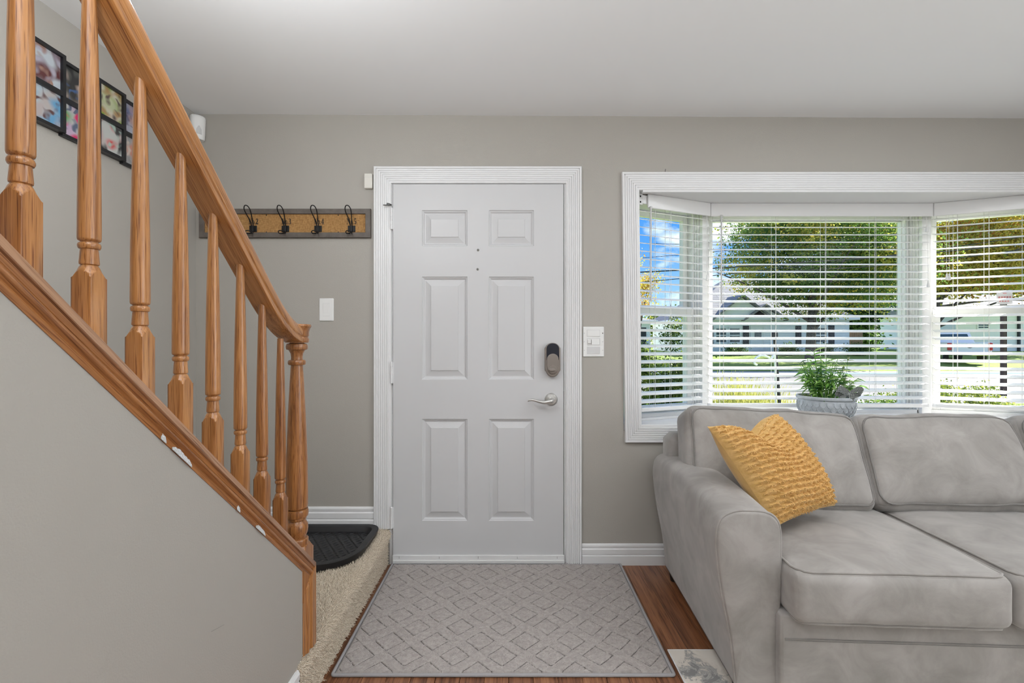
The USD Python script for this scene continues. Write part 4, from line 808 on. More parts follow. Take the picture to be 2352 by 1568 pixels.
part(base, 'seam', S2W(cat_([tube([(.205, .9005, .238), (2.19, .9005, .238)], .0022, 6), tube([(.205, .9005, .232), (2.19, .9005, .232)], .0012, 6)])), 'velvet_piping', 50)
CWID = .661
for k in range(3):
    cx_ = .2075 + CWID * (k + .5); size = (CWID - .004, .70, .165); r_ = .034; bl = (.0, .012, .022); seed = 20 + k
    m = puffy(size, r_, (26, 24, 6), bl, seed, .007)
    def place(m): m.apply_translation((cx_, .605, .391)); return S2W(m)
    c_ = part(sf, 'seat_cushion', place(m), 'velvet', 60)
    for side in (1, -1): part(c_, 'piping', place(welt(size, r_, bl, 2, side, seed, .007)), 'velvet', 50)
    # back cushion
    wid = (.755, .675, .70)[k]; cxb = (.455, 1.165, 1.845)[k]; size = (wid, .19, (.425, .405, .405)[k]); r_ = .045; bl = (.008, .055, .012); seed = 40 + k
    m = puffy(size, r_, (26, 8, 20), bl, seed, .016)
    def placeb(m):
        v = m.vertices.copy(); z = v[:, 2]; v[:, 0] *= 1 - .05 * (z / .435); v[:, 2] += -.012 * (1 - np.clip((v[:, 0] / (wid / 2)) ** 2, 0, 1)) * (z > 0) * (z / .2175) * 0
        m = trimesh.Trimesh(v, m.faces, process=False)
        m.apply_transform(trimesh.transformations.rotation_matrix(math.radians(24.0), (1, 0, 0))); m.apply_transform(trimesh.transformations.rotation_matrix(math.radians((2.3, -.4, 1.0)[k]), (0, 1, 0)))
        m.apply_translation((cxb, .262, (.662, .650, .648)[k])); return S2W(m)
    c_ = part(sf, 'back_cushion', placeb(m), 'velvet', 60)
    for side in (1, -1): part(c_, 'piping', placeb(welt(size, r_, bl, 1, side, seed, .016)), 'velvet_piping', 50)
for a, b in ((.10, .06), (.105, .80), (2.29, .06), (2.29, .80)):
    part(sf, 'leg', S2W(lathe([(0, .0065 if b > .5 else .0005), (.022, .0065 if b > .5 else .0005), (.030, .055), (0, .055)], (a, b, 0), 14)), 'legs_black')

# ------------------------------------------------------------------ throw pillow
pl = thing('throw_pillow', 'mustard yellow tufted throw pillow leaning in the corner of the sofa', 'pillow')
TL, TR, BR, BL = np.array([.737, 1.775, .872]), np.array([1.096, 1.960, .892]), np.array([1.262, 1.838, .552]), np.array([.948, 1.695, .520])
nrm = np.cross(TR - TL, BR - TR); nrm /= np.linalg.norm(nrm); nrm = nrm if nrm[1] < 0 else -nrm
def pil(s, t, side, tex=True):                     # s along the top edge, t downwards, 0..1
    s_, t_ = np.asarray(s, float), np.asarray(t, float); u, w = 2 * s_ - 1, 2 * t_ - 1
    k = .055; s2 = .5 + u / 2 * (1 - k * (1 - np.abs(w) ** 2.5) * np.abs(u) ** 2); t2 = .5 + w / 2 * (1 - k * (1 - np.abs(u) ** 2.5) * np.abs(w) ** 2)
    P = TL * ((1 - s2) * (1 - t2))[..., None] + TR * (s2 * (1 - t2))[..., None] + BR * (s2 * t2)[..., None] + BL * ((1 - s2) * t2)[..., None]
    th = .105 * ((1 - np.abs(u) ** 2.6) * (1 - np.abs(w) ** 2.6)) ** .62
    chop = np.exp(-(u / .34) ** 2) * np.clip(1 - t_ / .62, 0, 1) ** 1.6
    P = P + np.array([0, 0, -1.0]) * (.072 * chop)[..., None] - nrm * (.012 * chop)[..., None]
    th = th * (1 - .35 * chop) + .0 * t_
    if tex and side > 0:
        rowp = t_ * 19 + .25 * np.sin(s_ * 9); row = np.floor(rowp); fr = rowp - row; colp = s_ * 13 + .5 * (row % 2) + .15 * np.sin(t_ * 13 + row); fc = colp - np.floor(colp)
        ridge = np.exp(-((fr - .5) / .20) ** 2) + .95 * np.exp(-((fc - .5) / .15) ** 2) * (fr > .0)
        nz_ = meshkit.noise(np.stack([s_ * 110, t_ * 110, 0 * s_], -1), 3)
        th = th + np.clip(ridge, 0, 1.15) * .0115 * (.5 + .8 * nz_) * np.clip(np.minimum(1 - np.abs(u), 1 - np.abs(w)) * 22, 0, 1)
    return P + nrm * (side * th)[..., None]
ns = 260
s, t = np.meshgrid(np.linspace(0, 1, ns), np.linspace(0, 1, ns), indexing='ij'); Pf = pil(s, t, 1.0)
fm = grid_mesh(Pf[..., 0], Pf[..., 1], Pf[..., 2]); s2, t2 = np.meshgrid(np.linspace(0, 1, 60), np.linspace(0, 1, 60), indexing='ij'); Pk = pil(s2, t2, -1.0)
bm = grid_mesh(Pk[..., 0], Pk[..., 1], Pk[..., 2]); bm.invert()
if (fm.face_normals.mean(0) @ nrm) < 0: fm.invert(); bm.invert()
part(pl, 'front_panel', fm, 'mustard', True, 'tufted chenille front panel'); part(pl, 'back_panel', bm, 'mustard_plain', True, 'plain back panel')
n = 6500; s, t = rng.uniform(.015, .985, n), rng.uniform(.015, .985, n); rowp = np.floor(t * 19); t = np.where(rng.random(n) < .72, (rowp + .5 + rng.normal(0, .14, n) - .25 * np.sin(s * 9)) / 19, t)
P = pil(s, np.clip(t, .01, .99), 1.0); d = nrm * .0016 + rng.normal(0, .0017, (n, 3)); d2 = d + rng.normal(0, .0019, (n, 3)) + np.array([0, 0, -.002])
curves(pl + '/yarn_tufts', np.stack([P - nrm * .001, P + d * .7, P + d2], 1).reshape(-1, 3), np.full(n, 3), np.tile([.0020, .0022, .0014], n), 'mustard', 'stuff')

# ------------------------------------------------------------------ potted plant on the bay shelf
PX, PY, PZ = 1.757, 2.632, .750
pp = thing('potted_plant', 'bushy mixed green plant in a grey scalloped pot on the bay shelf', 'potted plant')
R = .142
pprof = [(0, .002), (.085, .002), (.094, .008), (.118, .035), (.134, .065), (.1395, .095), (.1375, .116), (.1345, .124), (.1355, .126), (.1440, .130), (.1455, .136), (.1450, .142), (.1405, .146), (.1330, .144), (.1300, .130), (.10, .120), (0, .118)]
pot = part(pp, 'pot', lathe(pprof, (PX, PY, PZ), 56), 'pot', 40, 'pale grey pot with fish scale relief')
pr_ = np.array(pprof[2:8]); rad_at = lambda z: np.interp(z, pr_[:, 1], pr_[:, 0]); sc = []
for r_i, zc_ in enumerate((.112, .088, .064, .040)):
    for k in range(28):
        a0 = (k + .5 * (r_i % 2)) * 2 * PI / 28; hwid = PI / 28 * .92; pts = []
        for t in np.linspace(0, PI, 9):
            a = a0 + hwid * math.cos(t); z = zc_ + .004 - .026 * math.sin(t) ** .8; rr = rad_at(z) + .0012; pts.append((PX + rr * math.cos(a), PY + rr * math.sin(a), PZ + z))
        if math.sin(a0) < .55: sc.append(tube(pts, .0022, 5))
part(pot, 'scale_relief', cat_(sc), 'pot', 40, kind='stuff')
part(pp, 'soil', lathe([(0, .128), (.08, .127), (.131, .124)], (PX, PY, PZ), 28), 'soil')
def leaf(base, d, up, L, Wd, droop=.25, fold=.25, n=6):
    d = np.array(d, float); d /= np.linalg.norm(d); up = np.array(up, float); sd = np.cross(d, up); sd /= np.linalg.norm(sd) + 1e-9; up = np.cross(sd, d); V = []
    for i in range(n + 1):
        t = i / n; w = Wd * .5 * math.sin(PI * min(t * .96 + .03, 1)) ** .8 * (1.15 - .4 * t); p = np.array(base) + d * L * t + np.array([0, 0, -1.0]) * droop * L * t * t
        V += [p - sd * w + up * w * fold, p, p + sd * w + up * w * fold]
    f = []
    for i in range(n):
        a = i * 3; f += [[a, a + 1, a + 4], [a, a + 4, a + 3], [a + 1, a + 2, a + 5], [a + 1, a + 5, a + 4]]
    return trimesh.Trimesh(np.array(V), f, process=False)
base0 = np.array([PX, PY, PZ + .125]); prs = np.random.default_rng(5); stems = []
def stem(a, r0, lean, h, curl=.0):
    p0 = base0 + np.array([r0 * math.cos(a), r0 * math.sin(a), 0]); tip = p0 + np.array([lean * math.cos(a), lean * math.sin(a) * .55, h]); tip[1] = min(tip[1], YW + .205); mid = (p0 + tip) / 2 + np.array([0, 0, .08 * h]); return spline([p0, mid, tip], 6)
def add_leaf(b, d, L, Wd, mt, droop=.25, fold=.25):
    up = np.array([0, -.35, 1.0])
    if b[1] + d[1] / np.linalg.norm(d) * L > YW + .225: d = np.array([d[0], -abs(d[1]), d[2]])
    part(pp, 'leaf', leaf(b, d, up, L, Wd, droop, fold), mt, True)
count = 0
for k in range(56):                                # slender bamboo-like stems with lance leaves
    a = prs.uniform(0, 2 * PI); h = prs.uniform(.10, .235); lean = prs.uniform(.0, .115); stx = stem(a, prs.uniform(.0, .075), lean, h); stx[:, 0] -= .02
    stems.append(tube(stx, np.linspace(.0022, .0012, len(stx)), 5))
    for j in range(6):
        i = int(prs.uniform(.38, 1) * (len(stx) - 1)); aa = prs.uniform(0, 2 * PI); d = np.array([math.cos(aa), math.sin(aa) * .8, prs.uniform(-.1, .75)])
        add_leaf(stx[i], d, prs.uniform(.045, .085), prs.uniform(.009, .016), prs.choice(['leaf_green', 'leaf_green', 'leaf_light', 'leaf_green', 'leaf_dark']), prs.uniform(.15, .6)); count += 1
top = stem(2.6, .03, .03, .268); stems.append(tube(top, .0018, 5))    # palm-like top sprig
for j in range(9):
    sd_ = -1 if j % 2 else 1; b = top[-1] - np.array([0, 0, .010 * j]); add_leaf(b, np.array([sd_ * 1.0, -.25, .62 - .05 * j]), .075 - .003 * j, .0175, 'leaf_green' if j % 3 else 'leaf_light', .25)
for k in range(10):                                # variegated vine on the right, some with rusty blotches
    a = prs.uniform(-1.2, .5); stx = stem(a, .05, prs.uniform(.05, .13), prs.uniform(.05, .16)); stems.append(tube(stx, .0014, 5))
    for j in range(6):
        i = int(prs.uniform(.35, 1) * (len(stx) - 1)); aa = prs.uniform(-1.6, 1.6); d = np.array([math.cos(aa), -abs(math.sin(aa)), prs.uniform(-.3, .7)])
        add_leaf(stx[i], d, prs.uniform(.03, .05), prs.uniform(.018, .028), prs.choice(['leaf_variegated', 'leaf_variegated', 'leaf_light', 'leaf_green']), .3, .15)
for k in range(8):
    a = prs.uniform(2.2, 4.6); stx = stem(a, .06, prs.uniform(.03, .09), prs.uniform(.01, .12)); stems.append(tube(stx, .0014, 5))
    for j in range(5):
        i = int(prs.uniform(.3, 1) * (len(stx) - 1)); aa = prs.uniform(2.0, 4.8); d = np.array([math.cos(aa), -abs(math.sin(aa)) * .6, prs.uniform(-.4, .5)])
        add_leaf(stx[i], d, prs.uniform(.022, .042), prs.uniform(.010, .018), prs.choice(['leaf_green', 'leaf_dark', 'leaf_variegated', 'leaf_rust'] if k > 5 else ['leaf_green', 'leaf_dark', 'leaf_light']), .3, .15)
for px, py, ln in ((1947, 828, .05), (1935, 850, .03)):
    tp = PT(px, py, 2.58); sx = spline([base0 + np.array([.06, -.03, 0]), (base0 + tp) / 2 + np.array([.05, 0, .02]), tp], 6); stems.append(tube(sx, .001, 5))
    for aa in (.4, 1.6, 2.7): add_leaf(tp, np.array([math.cos(aa), -.3, math.sin(aa) * .5]), .035, .012, 'leaf_variegated', .2)
part(pp, 'stems', cat_(stems), 'leaf_green', True)
def ribbon(c, wd, seed=0):
    c = spline(c, 8); w = np.array([.25, -.35, .9]); w /= np.linalg.norm(w); t = np.gradient(c, axis=0); A = c - w * wd / 2; B = c + w * wd / 2; nn_ = len(c)
    V = np.vstack([A, B, A + np.array([0, -.0008, 0]), B + np.array([0, -.0008, 0])]); f = []
    for i in range(nn_ - 1): f += [[i, i + 1, nn_ + i + 1], [i, nn_ + i + 1, nn_ + i], [2 * nn_ + i, 3 * nn_ + i + 1, 2 * nn_ + i + 1], [2 * nn_ + i, 3 * nn_ + i, 3 * nn_ + i + 1]]
    return trimesh.Trimesh(V, f, process=False)
K = PT(1947, 905, 2.500)
rb = part(pp, 'gingham_ribbon', cat_([ribbon([K, K + np.array([.02, -.012, .02]), K + np.array([.055, -.012, .026]), K + np.array([.075, .0, .004]), K + np.array([.045, .012, -.008]), K], .034),
    ribbon([K, K + np.array([-.02, -.012, .014]), K + np.array([-.05, -.006, .030]), K + np.array([-.055, .01, .012]), K + np.array([-.02, .012, -.004]), K], .034),
    ribbon([K, K + np.array([.015, -.008, -.012]), K + np.array([.03, -.004, -.030])], .03), ribbon([K, K + np.array([-.015, -.006, -.012]), K + np.array([-.045, .0, -.018])], .022), trimesh.creation.icosphere(2, .011).apply_translation(K)]), 'gingham', True, 'black and white gingham ribbon bow')

# ================================================================== outside
def gz(y):                                       # the ground rises beyond the street
    return np.interp(y, [2.6, 12.5, 13.3, 23.5, 24.2, 34, 60], [-.33, -.31, -.30, -.30, -.22, .52, .9])
gxs = np.linspace(-30, 95, 40)
def strip(y0, y1, dz=0.0, n=8):
    ys_ = np.linspace(y0, y1, n); X, Y = np.meshgrid(gxs, ys_, indexing='ij'); m = grid_mesh(X, Y, gz(Y) + dz); return m
solo('lawn', cat_([strip(2.65, 11.9)]), 'lawn', 'front lawn between the house and the street', 'lawn', kind='structure', smooth=True)
solo('lawn', cat_([strip(23.9, 90, n=24)]), 'lawn', 'lawn across the street', 'lawn', kind='structure', smooth=True)
solo('sidewalk', strip(11.9, 13.3, .015), 'concrete', 'pale concrete sidewalk along the street', 'sidewalk', kind='structure', smooth=True)
solo('street', strip(13.3, 23.5), 'asphalt', 'pale sunlit asphalt street outside the window', 'street', kind='structure', smooth=True)
solo('kerb', strip(23.5, 23.9, .06), 'concrete', 'concrete kerb on the far side of the street', 'kerb', kind='structure', smooth=True)

def gable_house(name, label, x0, x1, y0, depth, zb, ze, zr, mat_='siding', over=.45, hip=True, wins=(), extra=None):
    h = thing(name, label, 'house'); ym = y0 + depth / 2
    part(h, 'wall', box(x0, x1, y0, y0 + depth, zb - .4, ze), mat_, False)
    xo = depth / 2 if hip else -over
    e0, e1 = ze - .06, ze + .06; xa, xb = x0 - over, x1 + over; ya, yb_ = y0 - over, y0 + depth + over
    P = [(xa, ya, e1), (xb, ya, e1), (xb, yb_, e1), (xa, yb_, e1), (xa + (xo + over if hip else 0), ym, zr), (xb - (xo + over if hip else 0), ym, zr)]
    part(h, 'roof', trimesh.Trimesh(P, [[0, 1, 5], [0, 5, 4], [2, 3, 4], [2, 4, 5], [1, 2, 5], [3, 0, 4], [0, 2, 1], [0, 3, 2]], process=False), 'shingle', False)
    part(h, 'eaves', box(xa, xb, ya, yb_, e0 - .06, e1), 'house_white', False)
    for (wx0, wx1, wz0, wz1, kind) in wins:
        if kind == 'shutter': part(h, 'shutter', box(wx0, wx1, y0 - .05, y0, wz0, wz1, .01), 'shutter', False); continue
        w_ = part(h, 'door' if kind == 'door' else 'window', rect_frame(Seg(np.array([0, y0 - .06]), np.array([1.0, 0]), np.array([0, 1.0]), 1), wx0, wx1, wz0, wz1, .11 if kind != 'door' else .14, 0, .06, c=0), 'house_white', False)
        if kind == 'door':
            part(h, 'door_slab', box(wx0 + .14, wx1 - .14, y0 - .03, y0, wz0, wz1 - .14), 'garage_grey' if False else 'house_white', False)
            part(h, 'door_light', box(wx0 + .28, wx1 - .28, y0 - .045, y0 - .03, wz0 + .95, wz1 - .35), 'far_glass', False)
        else:
            part(w_, 'pane', box(wx0 + .11, wx1 - .11, y0 - .02, y0 - .005, wz0 + .11, wz1 - .11), 'far_glass', False)
            part(w_, 'sash_bar', box(wx0 + .1, wx1 - .1, y0 - .045, y0 - .015, (wz0 + wz1) / 2 - .04, (wz0 + wz1) / 2 + .04), 'house_white', False)
    return h
HY = 34.0
def hx_(px, y=HY): return (px - CX) * y / F
def hz_(py, y=HY): return CAMZ - (py - HZ) * y / F
W_ = [(hx_(1641), hx_(1671), hz_(789), hz_(751), 'win'), (hx_(1672), hx_(1702), hz_(789), hz_(751), 'win'), (hx_(1632), hx_(1638), hz_(790), hz_(748), 'shutter'), (hx_(1706), hx_(1720), hz_(790), hz_(748), 'shutter'),
      (hx_(1724), hx_(1757), hz_(806), hz_(746), 'door'), (hx_(1827), hx_(1840), hz_(790), hz_(748), 'shutter'), (hx_(1858), hx_(1901), hz_(789), hz_(750), 'win'), (hx_(1902), hx_(1916), hz_(790), hz_(747), 'shutter')]
hs = gable_house('house', 'white sided ranch house with grey shingle roof and dark shutters across the street', hx_(1585), hx_(1951), HY, 9.0, .4, hz_(731), hz_(642, 38.5), wins=W_)
for a, b, c in ((1640, 1700, 1764), (1712, 1752, 1792)):   # front gables
    za, zt = hz_(731), hz_(684 if a < 1700 else 706); xa, xm, xb = hx_(a), hx_(b), hx_(c)
    part(hs, 'gable', prism_xz([(xa, za), (xb, za), (xm, zt)], HY - .25, HY + .3), 'siding', False)
    rr = []
    for (p, q2) in (((xa - .3, za - .2), (xm, zt + .08)), ((xb + .3, za - .2), (xm, zt + .08))):
        rr.append(prism_xz(sg.Polygon([p, q2, (q2[0], q2[1] + .16), (p[0], p[1] + .16)]), HY - .5, HY + 4.0))
    part(hs, 'gable_roof', cat_(rr), 'shingle', False)
part(hs, 'step', box(hx_(1722), hx_(1760), HY - 1.0, HY, .3, .62), 'concrete', False)
gable_house('house', 'small white house with low grey roof seen past the evergreen shrub', 6.2, 10.6, 36.0, 8, .5, hz_(738, 36), hz_(712, 40), wins=[(hx_(1471, 36), hx_(1484, 36), hz_(790, 36), hz_(752, 36), 'shutter')])
h3 = gable_house('house', 'pale blue grey garage house behind the parked pickup truck', 36.8, 60.0, 39.0, 8, .6, hz_(716, 39), hz_(676, 43), hip=False, wins=[(hx_(2243, 39), hx_(2272, 39), hz_(756, 39), hz_(742, 39), 'win')])
part(h3, 'downpipe', box(hx_(2336, 39), hx_(2340, 39), 38.85, 39.0, .4, 3.7), 'shutter', False)
fn = thing('board_fence', 'brown board fence at the right end of the white house', 'fence')
for k in range(9):
    x0 = hx_(1952) + k * .155; part(fn, 'board', box(x0, x0 + .145, HY + .6, HY + .64, .3, hz_(762) + .02 * (k % 2)), 'fence_wood', False)
for k in range(2): part(fn, 'rail', box(hx_(1952), hx_(1952) + 1.4, HY + .64, HY + .70, .8 + .8 * k, .9 + .8 * k), 'fence_wood', False)

# leaves: small sprays instanced over a crown
def spray(n, size, seed, L=1.0):
    r = np.random.default_rng(seed); V, f = [], []
    for k in range(n):
        c = r.normal(0, .42, 3) * size * 3.2; d = r.normal(0, 1, 3); d[2] -= .3; d /= np.linalg.norm(d); s_ = np.cross(d, r.normal(0, 1, 3)); s_ /= np.linalg.norm(s_); l, w = size * r.uniform(.7, 1.2) * L, size * .33 * r.uniform(.8, 1.2); o = len(V)
        V += [c, c + d * l * .45 + s_ * w, c + d * l, c + d * l * .45 - s_ * w]; f += [[o, o + 1, o + 2], [o, o + 2, o + 3]]
    return trimesh.Trimesh(np.array(V), f, process=False)
def rq(n, r):
    q_ = r.normal(size=(n, 4)); return q_ / np.linalg.norm(q_, axis=1, keepdims=True)
def crown_points(n, c, rad, r, shell=.55, blobs=26, bs=.42):
    """points in leafy clumps spread through an ellipsoid"""
    c, rad = np.array(c), np.array(rad); B = r.normal(size=(blobs, 3)); B /= np.linalg.norm(B, axis=1, keepdims=True); B *= r.uniform(shell, 1, (blobs, 1)); k = r.integers(0, blobs, n)
    p = B[k] + r.normal(0, bs * .5, (n, 3)) * np.array([1, 1, .55]); return c + p * rad
def tree(name, label, foot, trunk_r, crown, rad, n, size, mats, seed, branches=7, nspray=14, blobs=26, shell=.4, group=None, zmin=None, trunk_top=None):
    r = np.random.default_rng(seed); t = thing(name, label, 'tree', group); foot = np.array(foot, float); crown = np.array(crown, float); ms = []
    tt = np.array([foot[0] * .6 + crown[0] * .4, foot[1] * .6 + crown[1] * .4, crown[2] if trunk_top is None else trunk_top])
    sp = spline([foot - np.array([0, 0, .4]), foot * .5 + tt * .5 + np.array([.05, 0, 0]) * trunk_r, tt], 6); ms.append(tube(sp, np.linspace(trunk_r * 1.15, trunk_r * .45, len(sp)), 10))
    for b in range(branches):
        s0 = sp[int(len(sp) * r.uniform(.35, .95))]; e = crown + r.normal(0, .5, 3) * np.array(rad); e[2] = max(e[2], s0[2] + .3); m_ = (s0 + e) / 2 + np.array([0, 0, .3]); q_ = spline([s0, m_, e], 6); ms.append(tube(q_, np.linspace(trunk_r * .38, trunk_r * .06, len(q_)), 6))
    part(t, 'trunk', cat_(ms), 'bark', 60)
    P = crown_points(n, crown, rad, r, shell, blobs)
    if zmin is not None: P = P[P[:, 2] > (zmin(P) if callable(zmin) else zmin)]
    # outer clumps take the later colours, in patches
    k = np.clip(np.floor(meshkit.noise(P * .55 + seed, seed) * .7 * len(mats) + r.random(len(P)) * .45 * len(mats)), 0, len(mats) - 1).astype(int)
    instancer(t + '/crown', [spray(nspray, size, seed + j) for j in range(len(mats))], mats, P, rq(len(P), r), r.uniform(.7, 1.25, len(P)), k, 'leaves')
    return t
tree('maple_tree', 'large dense green maple turning yellow, in front of the white house', (17.4, 27.5, .05), .27, (18.1, 27.5, 6.9), (4.9, 3.4, 4.4), 7000, .135, ['tree_green', 'tree_green', 'tree_green', 'tree_olive', 'tree_yellow'], 3, zmin=lambda P: 2.65 + .62 * np.maximum(0, 17.2 - P[:, 0]), blobs=48, trunk_top=6.0)
tree('autumn_tree', 'yellow and orange autumn tree spreading over the right flank of the bay', (30.4, 34.6, .6), .28, (34.2, 34.4, 8.2), (7.0, 2.4, 4.5), 4600, .18, ['tree_olive', 'tree_yellow', 'tree_yellow', 'tree_olive', 'tree_orange'], 5, zmin=4.1, blobs=44, branches=12, trunk_top=6.2)
tree('young_tree', 'sparse yellowing young tree at the left edge of the window', (3.6, 13.4, -.3), .04, (3.62, 14.0, 2.9), (.62, .6, 1.0), 300, .06, ['tree_olive', 'tree_yellow', 'tree_orange'], 8, blobs=16)
tree('distant_tree', 'far green treetop on the skyline behind the small house', (20.5, 62, .5), .3, (20.3, 62, 3.9), (2.4, 2, 2.6), 260, .35, ['tree_green', 'tree_olive'], 9, blobs=10)
for k, (x, y, z, a, b) in enumerate(((29.2, 39.8, 3.0, 1.5, 3.0), (41.0, 53.0, 3.8, 1.9, 3.6))):
    tree('evergreen_tree', ('dark evergreen behind the board fence', 'dark evergreen further right behind the fence', 'dark evergreen at the back corner of the white house')[k], (x, y, .6), .2, (x, y, z), (a, 1.8, b), 1100, .24, ['evergreen', 'evergreen', 'tree_green'], 12 + k, blobs=24, shell=.1)
tree('backdrop_tree', 'tall leafy tree behind the garage house roof', (62, 60, .5), .3, (62, 60, 8.4), (6.5, 3, 5.6), 1500, .30, ['tree_olive', 'tree_green', 'tree_yellow'], 21, blobs=30)
tree('backdrop_tree', 'pale green tree rising behind the board fence and the evergreens', (47.5, 66, .5), .3, (47.5, 66, 9.0), (5.0, 3, 6.2), 1300, .30, ['tree_green', 'tree_olive'], 23, blobs=30)

def shrub(name, label, c, rad, n, size, mats, seed, nspray=12, shell=.55):
    r = np.random.default_rng(seed); t = thing(name, label, 'shrub'); c = np.array(c, float)
    part(t, 'stems', cat_([tube(spline([c * [1, 1, 0] + [0, 0, -.35], (c + [0, 0, -.5 * rad[2]]), c + r.normal(0, .4, 3) * np.array(rad)], 5), .014, 5) for _ in range(7)]), 'bark', True)
    P = crown_points(n, c, rad, r, shell, 30, .38); P = P[P[:, 2] > -.3]; k = r.integers(0, len(mats), len(P))
    instancer(t + '/foliage', [spray(nspray, size, seed + j) for j in range(len(mats))], mats, P, rq(len(P), r), r.uniform(.7, 1.2, len(P)), k, 'leaves')
shrub('juniper_shrub', 'tall dark evergreen shrub outside the narrow flank window', (1.66, 5.05, .55), (.36, .36, .92), 2200, .030, ['juniper', 'juniper', 'boxwood'], 31, 16, .2)
shrub('boxwood_shrub', 'rounded yellow-green shrub outside the right flank of the bay', (5.75, 6.2, .22), (.62, .5, .42), 1500, .032, ['boxwood', 'boxwood', 'tree_olive'], 33)
shrub('low_shrub', 'low leafy shrub at the bottom right of the middle window', (4.55, 5.7, .12), (.42, .35, .40), 650, .036, ['boxwood', 'tree_green'], 35)
for k, (x, z) in enumerate(((hx_(1680, 33), .85), (hx_(1882, 33), .85), (hx_(1800, 33), .8), (hx_(1952, 33), .8))):
    shrub('garden_shrub', ('small shrub below the paired windows of the white house', 'small shrub below the right window of the white house', 'small shrub beside the trunk of the big maple', 'small shrub at the right corner of the white house')[k], (x, 32.5, z - .05), (.6, .3, .34), 130, .11, ['juniper', 'tree_green'], 40 + k)
gr = thing('ornamental_grass', 'yellow-green ornamental grass clump at the bottom of the middle window', 'grass clump', kind='stuff')
r = np.random.default_rng(50); n = 1300; cx_, cy_ = r.uniform(2.62, 3.75, n), r.uniform(5.4, 6.4, n); a = r.uniform(0, 2 * PI, n); ln = r.uniform(.55, 1.0, n) * (1 + .18 * np.sin(cx_ * 5)); le = r.uniform(.05, .28, n)
p0 = np.c_[cx_, cy_, np.full(n, -.33)]; p1 = p0 + np.c_[np.cos(a) * le * .4, np.sin(a) * le * .4, ln * .65]; p2 = p0 + np.c_[np.cos(a) * le, np.sin(a) * le, ln]
curves(gr + '/blades', np.stack([p0, p1, p2], 1).reshape(-1, 3), np.full(n, 3), np.tile([.007, .008, .003], n), 'lime_grass')

# pickup truck seen from behind
tk = thing('pickup_truck', 'white pickup truck parked in the driveway, seen from behind', 'truck')
TX, TY, TG = 25.9, 26.6, float(gz(28.2)) + .03
part0 = part
def part(parent, name, mesh, *a, **k):
    if parent.startswith(tk):
        mesh = mesh.copy(); mesh.apply_transform(trimesh.transformations.rotation_matrix(math.radians(-27), (0, 0, 1), (TX, TY, 0)))
    return part0(parent, name, mesh, *a, **k)
def tb(a0, a1, b0, b1, z0, z1, c=.05): return box(TX + a0, TX + a1, TY + b0, TY + b1, TG + z0, TG + z1, c)
part(tk, 'body', cat_([tb(-.97, .97, .08, 2.2, .55, 1.02, .06), tb(-.97, -.88, .06, 2.1, .95, 1.18, .03), tb(.88, .97, .06, 2.1, .95, 1.18, .03), tb(-.97, .97, 2.1, 5.4, .50, 1.15, .09)]), 'truck_white', False)
tg2 = part(tk, 'tailgate', tb(-.78, .78, .0, .08, .60, 1.16, .02), 'truck_white', False)
part(tg2, 'badge', plate(ell(TX, TG + .90, .11, .05), TY, .012, .004), 'shutter', label='dark oval badge'); part(tg2, 'latch', tb(-.11, .11, -.012, 0, 1.06, 1.11, 0), 'chrome', False)
cab = trimesh.Trimesh(*[np.array(x) for x in ([(TX + a * w, TY + b, TG + z) for z, w, b0, b1 in ((1.1, .92, 2.15, 4.5), (1.78, .74, 2.45, 3.75)) for a, b in ((-1, b0), (1, b0), (1, b1), (-1, b1))], [[0, 1, 5], [0, 5, 4], [1, 2, 6], [1, 6, 5], [2, 3, 7], [2, 7, 6], [3, 0, 4], [3, 4, 7], [4, 5, 6], [4, 6, 7]])], process=False)
cb_ = part(tk, 'cab', cab, 'truck_white', False)
part(cb_, 'rear_window', trimesh.Trimesh([(TX - .72, TY + 2.215, TG + 1.22), (TX + .72, TY + 2.215, TG + 1.22), (TX + .62, TY + 2.385, TG + 1.68), (TX - .62, TY + 2.385, TG + 1.68)], [[0, 1, 2], [0, 2, 3]], process=False), 'far_glass', False)
part(cb_, 'side_window', trimesh.Trimesh([(TX - .905, TY + 2.5, TG + 1.2), (TX - .905, TY + 4.1, TG + 1.2), (TX - .775, TY + 3.6, TG + 1.68), (TX - .775, TY + 2.65, TG + 1.68)], [[0, 2, 1], [0, 3, 2]], process=False), 'far_glass', False)
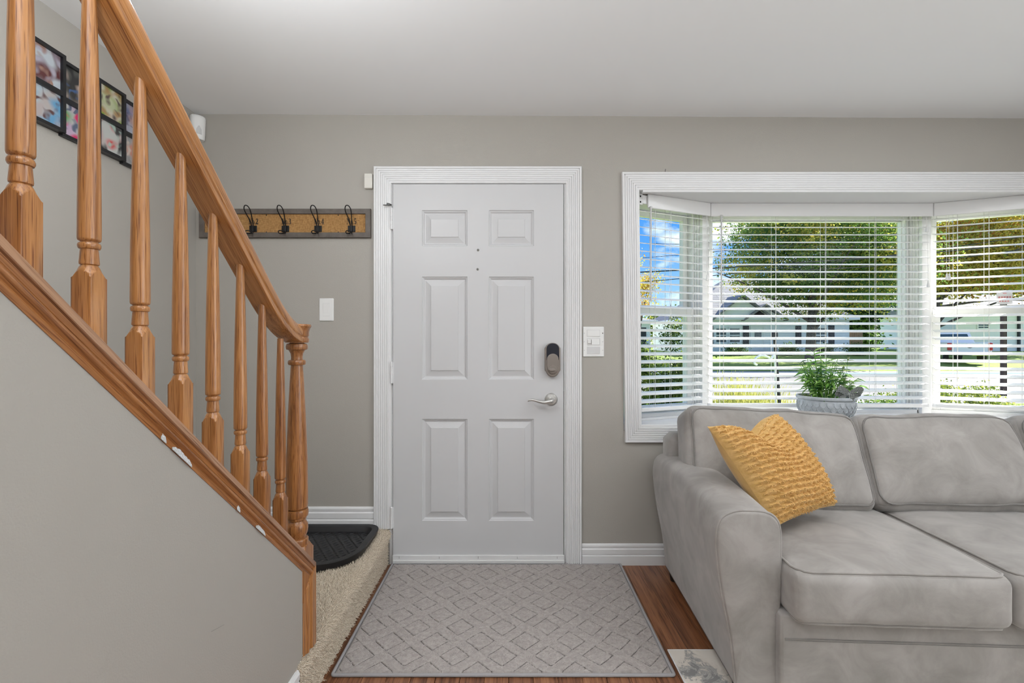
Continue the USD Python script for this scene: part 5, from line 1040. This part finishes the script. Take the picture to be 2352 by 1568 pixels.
for s_ in (-1, 1):
    part(tk, 'tail_light', tb(s_ * .87 - .09, s_ * .87 + .09, -.02, .10, .72, 1.14, .02), 'tail_red', False)
    for b in (1.0, 4.5):
        m = lathe([(0, -.12), (.2, -.12), (.36, -.11), (.38, -.06), (.38, .06), (.36, .11), (.2, .12), (0, .12)], n=24).apply_transform(trimesh.transformations.rotation_matrix(PI / 2, (0, 1, 0))); m.apply_translation((TX + s_ * .83, TY + b, TG + .38)); w_ = part(tk, 'wheel', m, 'tyre')
        hb = lathe([(0, .13), (.19, .125), (.2, .10)], n=20).apply_transform(trimesh.transformations.rotation_matrix(s_ * PI / 2, (0, 1, 0))); hb.apply_translation((TX + s_ * .83, TY + b, TG + .38)); part(w_, 'hub', hb, 'chrome')
part(tk, 'bumper', tb(-.95, .95, -.14, .06, .42, .60, .03), 'chrome', False); part(tk, 'number_plate', tb(-.15, .15, -.15, -.13, .45, .57, 0), 'house_white', False)

# posts, poles, wires
pw_ = PT(2305, 905, 13.4)
sp_ = thing('sign_post', 'dark wooden post standing by the street behind the right flank of the bay', 'post')
part(sp_, 'post', box(pw_[0] - .055, pw_[0] + .055, 13.35, 13.45, -.32, hz_(690, 13.4), .008), 'pole_wood', False)
lp = thing('garden_lantern', 'black garden pole with a small lantern on top outside the middle window', 'garden light')
b0, t0 = PT(1805, 1117, 5.0), PT(1779, 776, 5.0)
part(lp, 'pole', tube([b0, t0], .016, 10), 'black_metal'); part(lp, 'lantern', lathe([(0, 0), (.03, 0), (.034, .02), (.034, .05), (.03, .075), (.012, .085), (0, .087)], tuple(t0 - [0, 0, .01]), 16), 'black_metal')
ck = thing('plant_crook', 'white curved metal crook beside the garden pole', 'garden hook')
part(ck, 'crook', tube(spline([PT(1781, 1127, 4.85), PT(1781, 842, 4.85), PT(1770, 824, 4.85), PT(1752, 816, 4.85), PT(1736, 822, 4.85), PT(1733, 834, 4.85), PT(1739, 838, 4.85)], 8), .011, 8), 'house_white')
for k, (pxa, pya, pxb, pyb, y, rr) in enumerate(((1380, 629, 2500, 545, 12.0, .016), (1380, 600, 2500, 486, 17.5, .009), (1380, 556, 2500, 560, 14.5, .007), (1560, 640, 2500, 520, 12.6, .010), (1900, 618, 2500, 548, 11.5, .012))):
    a, b = PT(pxa, pya, y), PT(pxb, pyb, y); d = b - a; s_ = np.linspace(-.5, 1.5, 40); P = a + d * s_[:, None]; P[:, 2] -= .10 * (1 - (2 * s_ - 1) ** 2)
    solo('utility_wire', tube(P, rr, 6), 'wire', ('thickest black utility wire crossing the left and middle windows', 'thin utility wire high above the street, steeper than its neighbours', 'topmost thin level utility wire', 'lower utility wire rising to the right in front of the maple', 'utility wire crossing the yellow autumn tree')[k], 'wire')
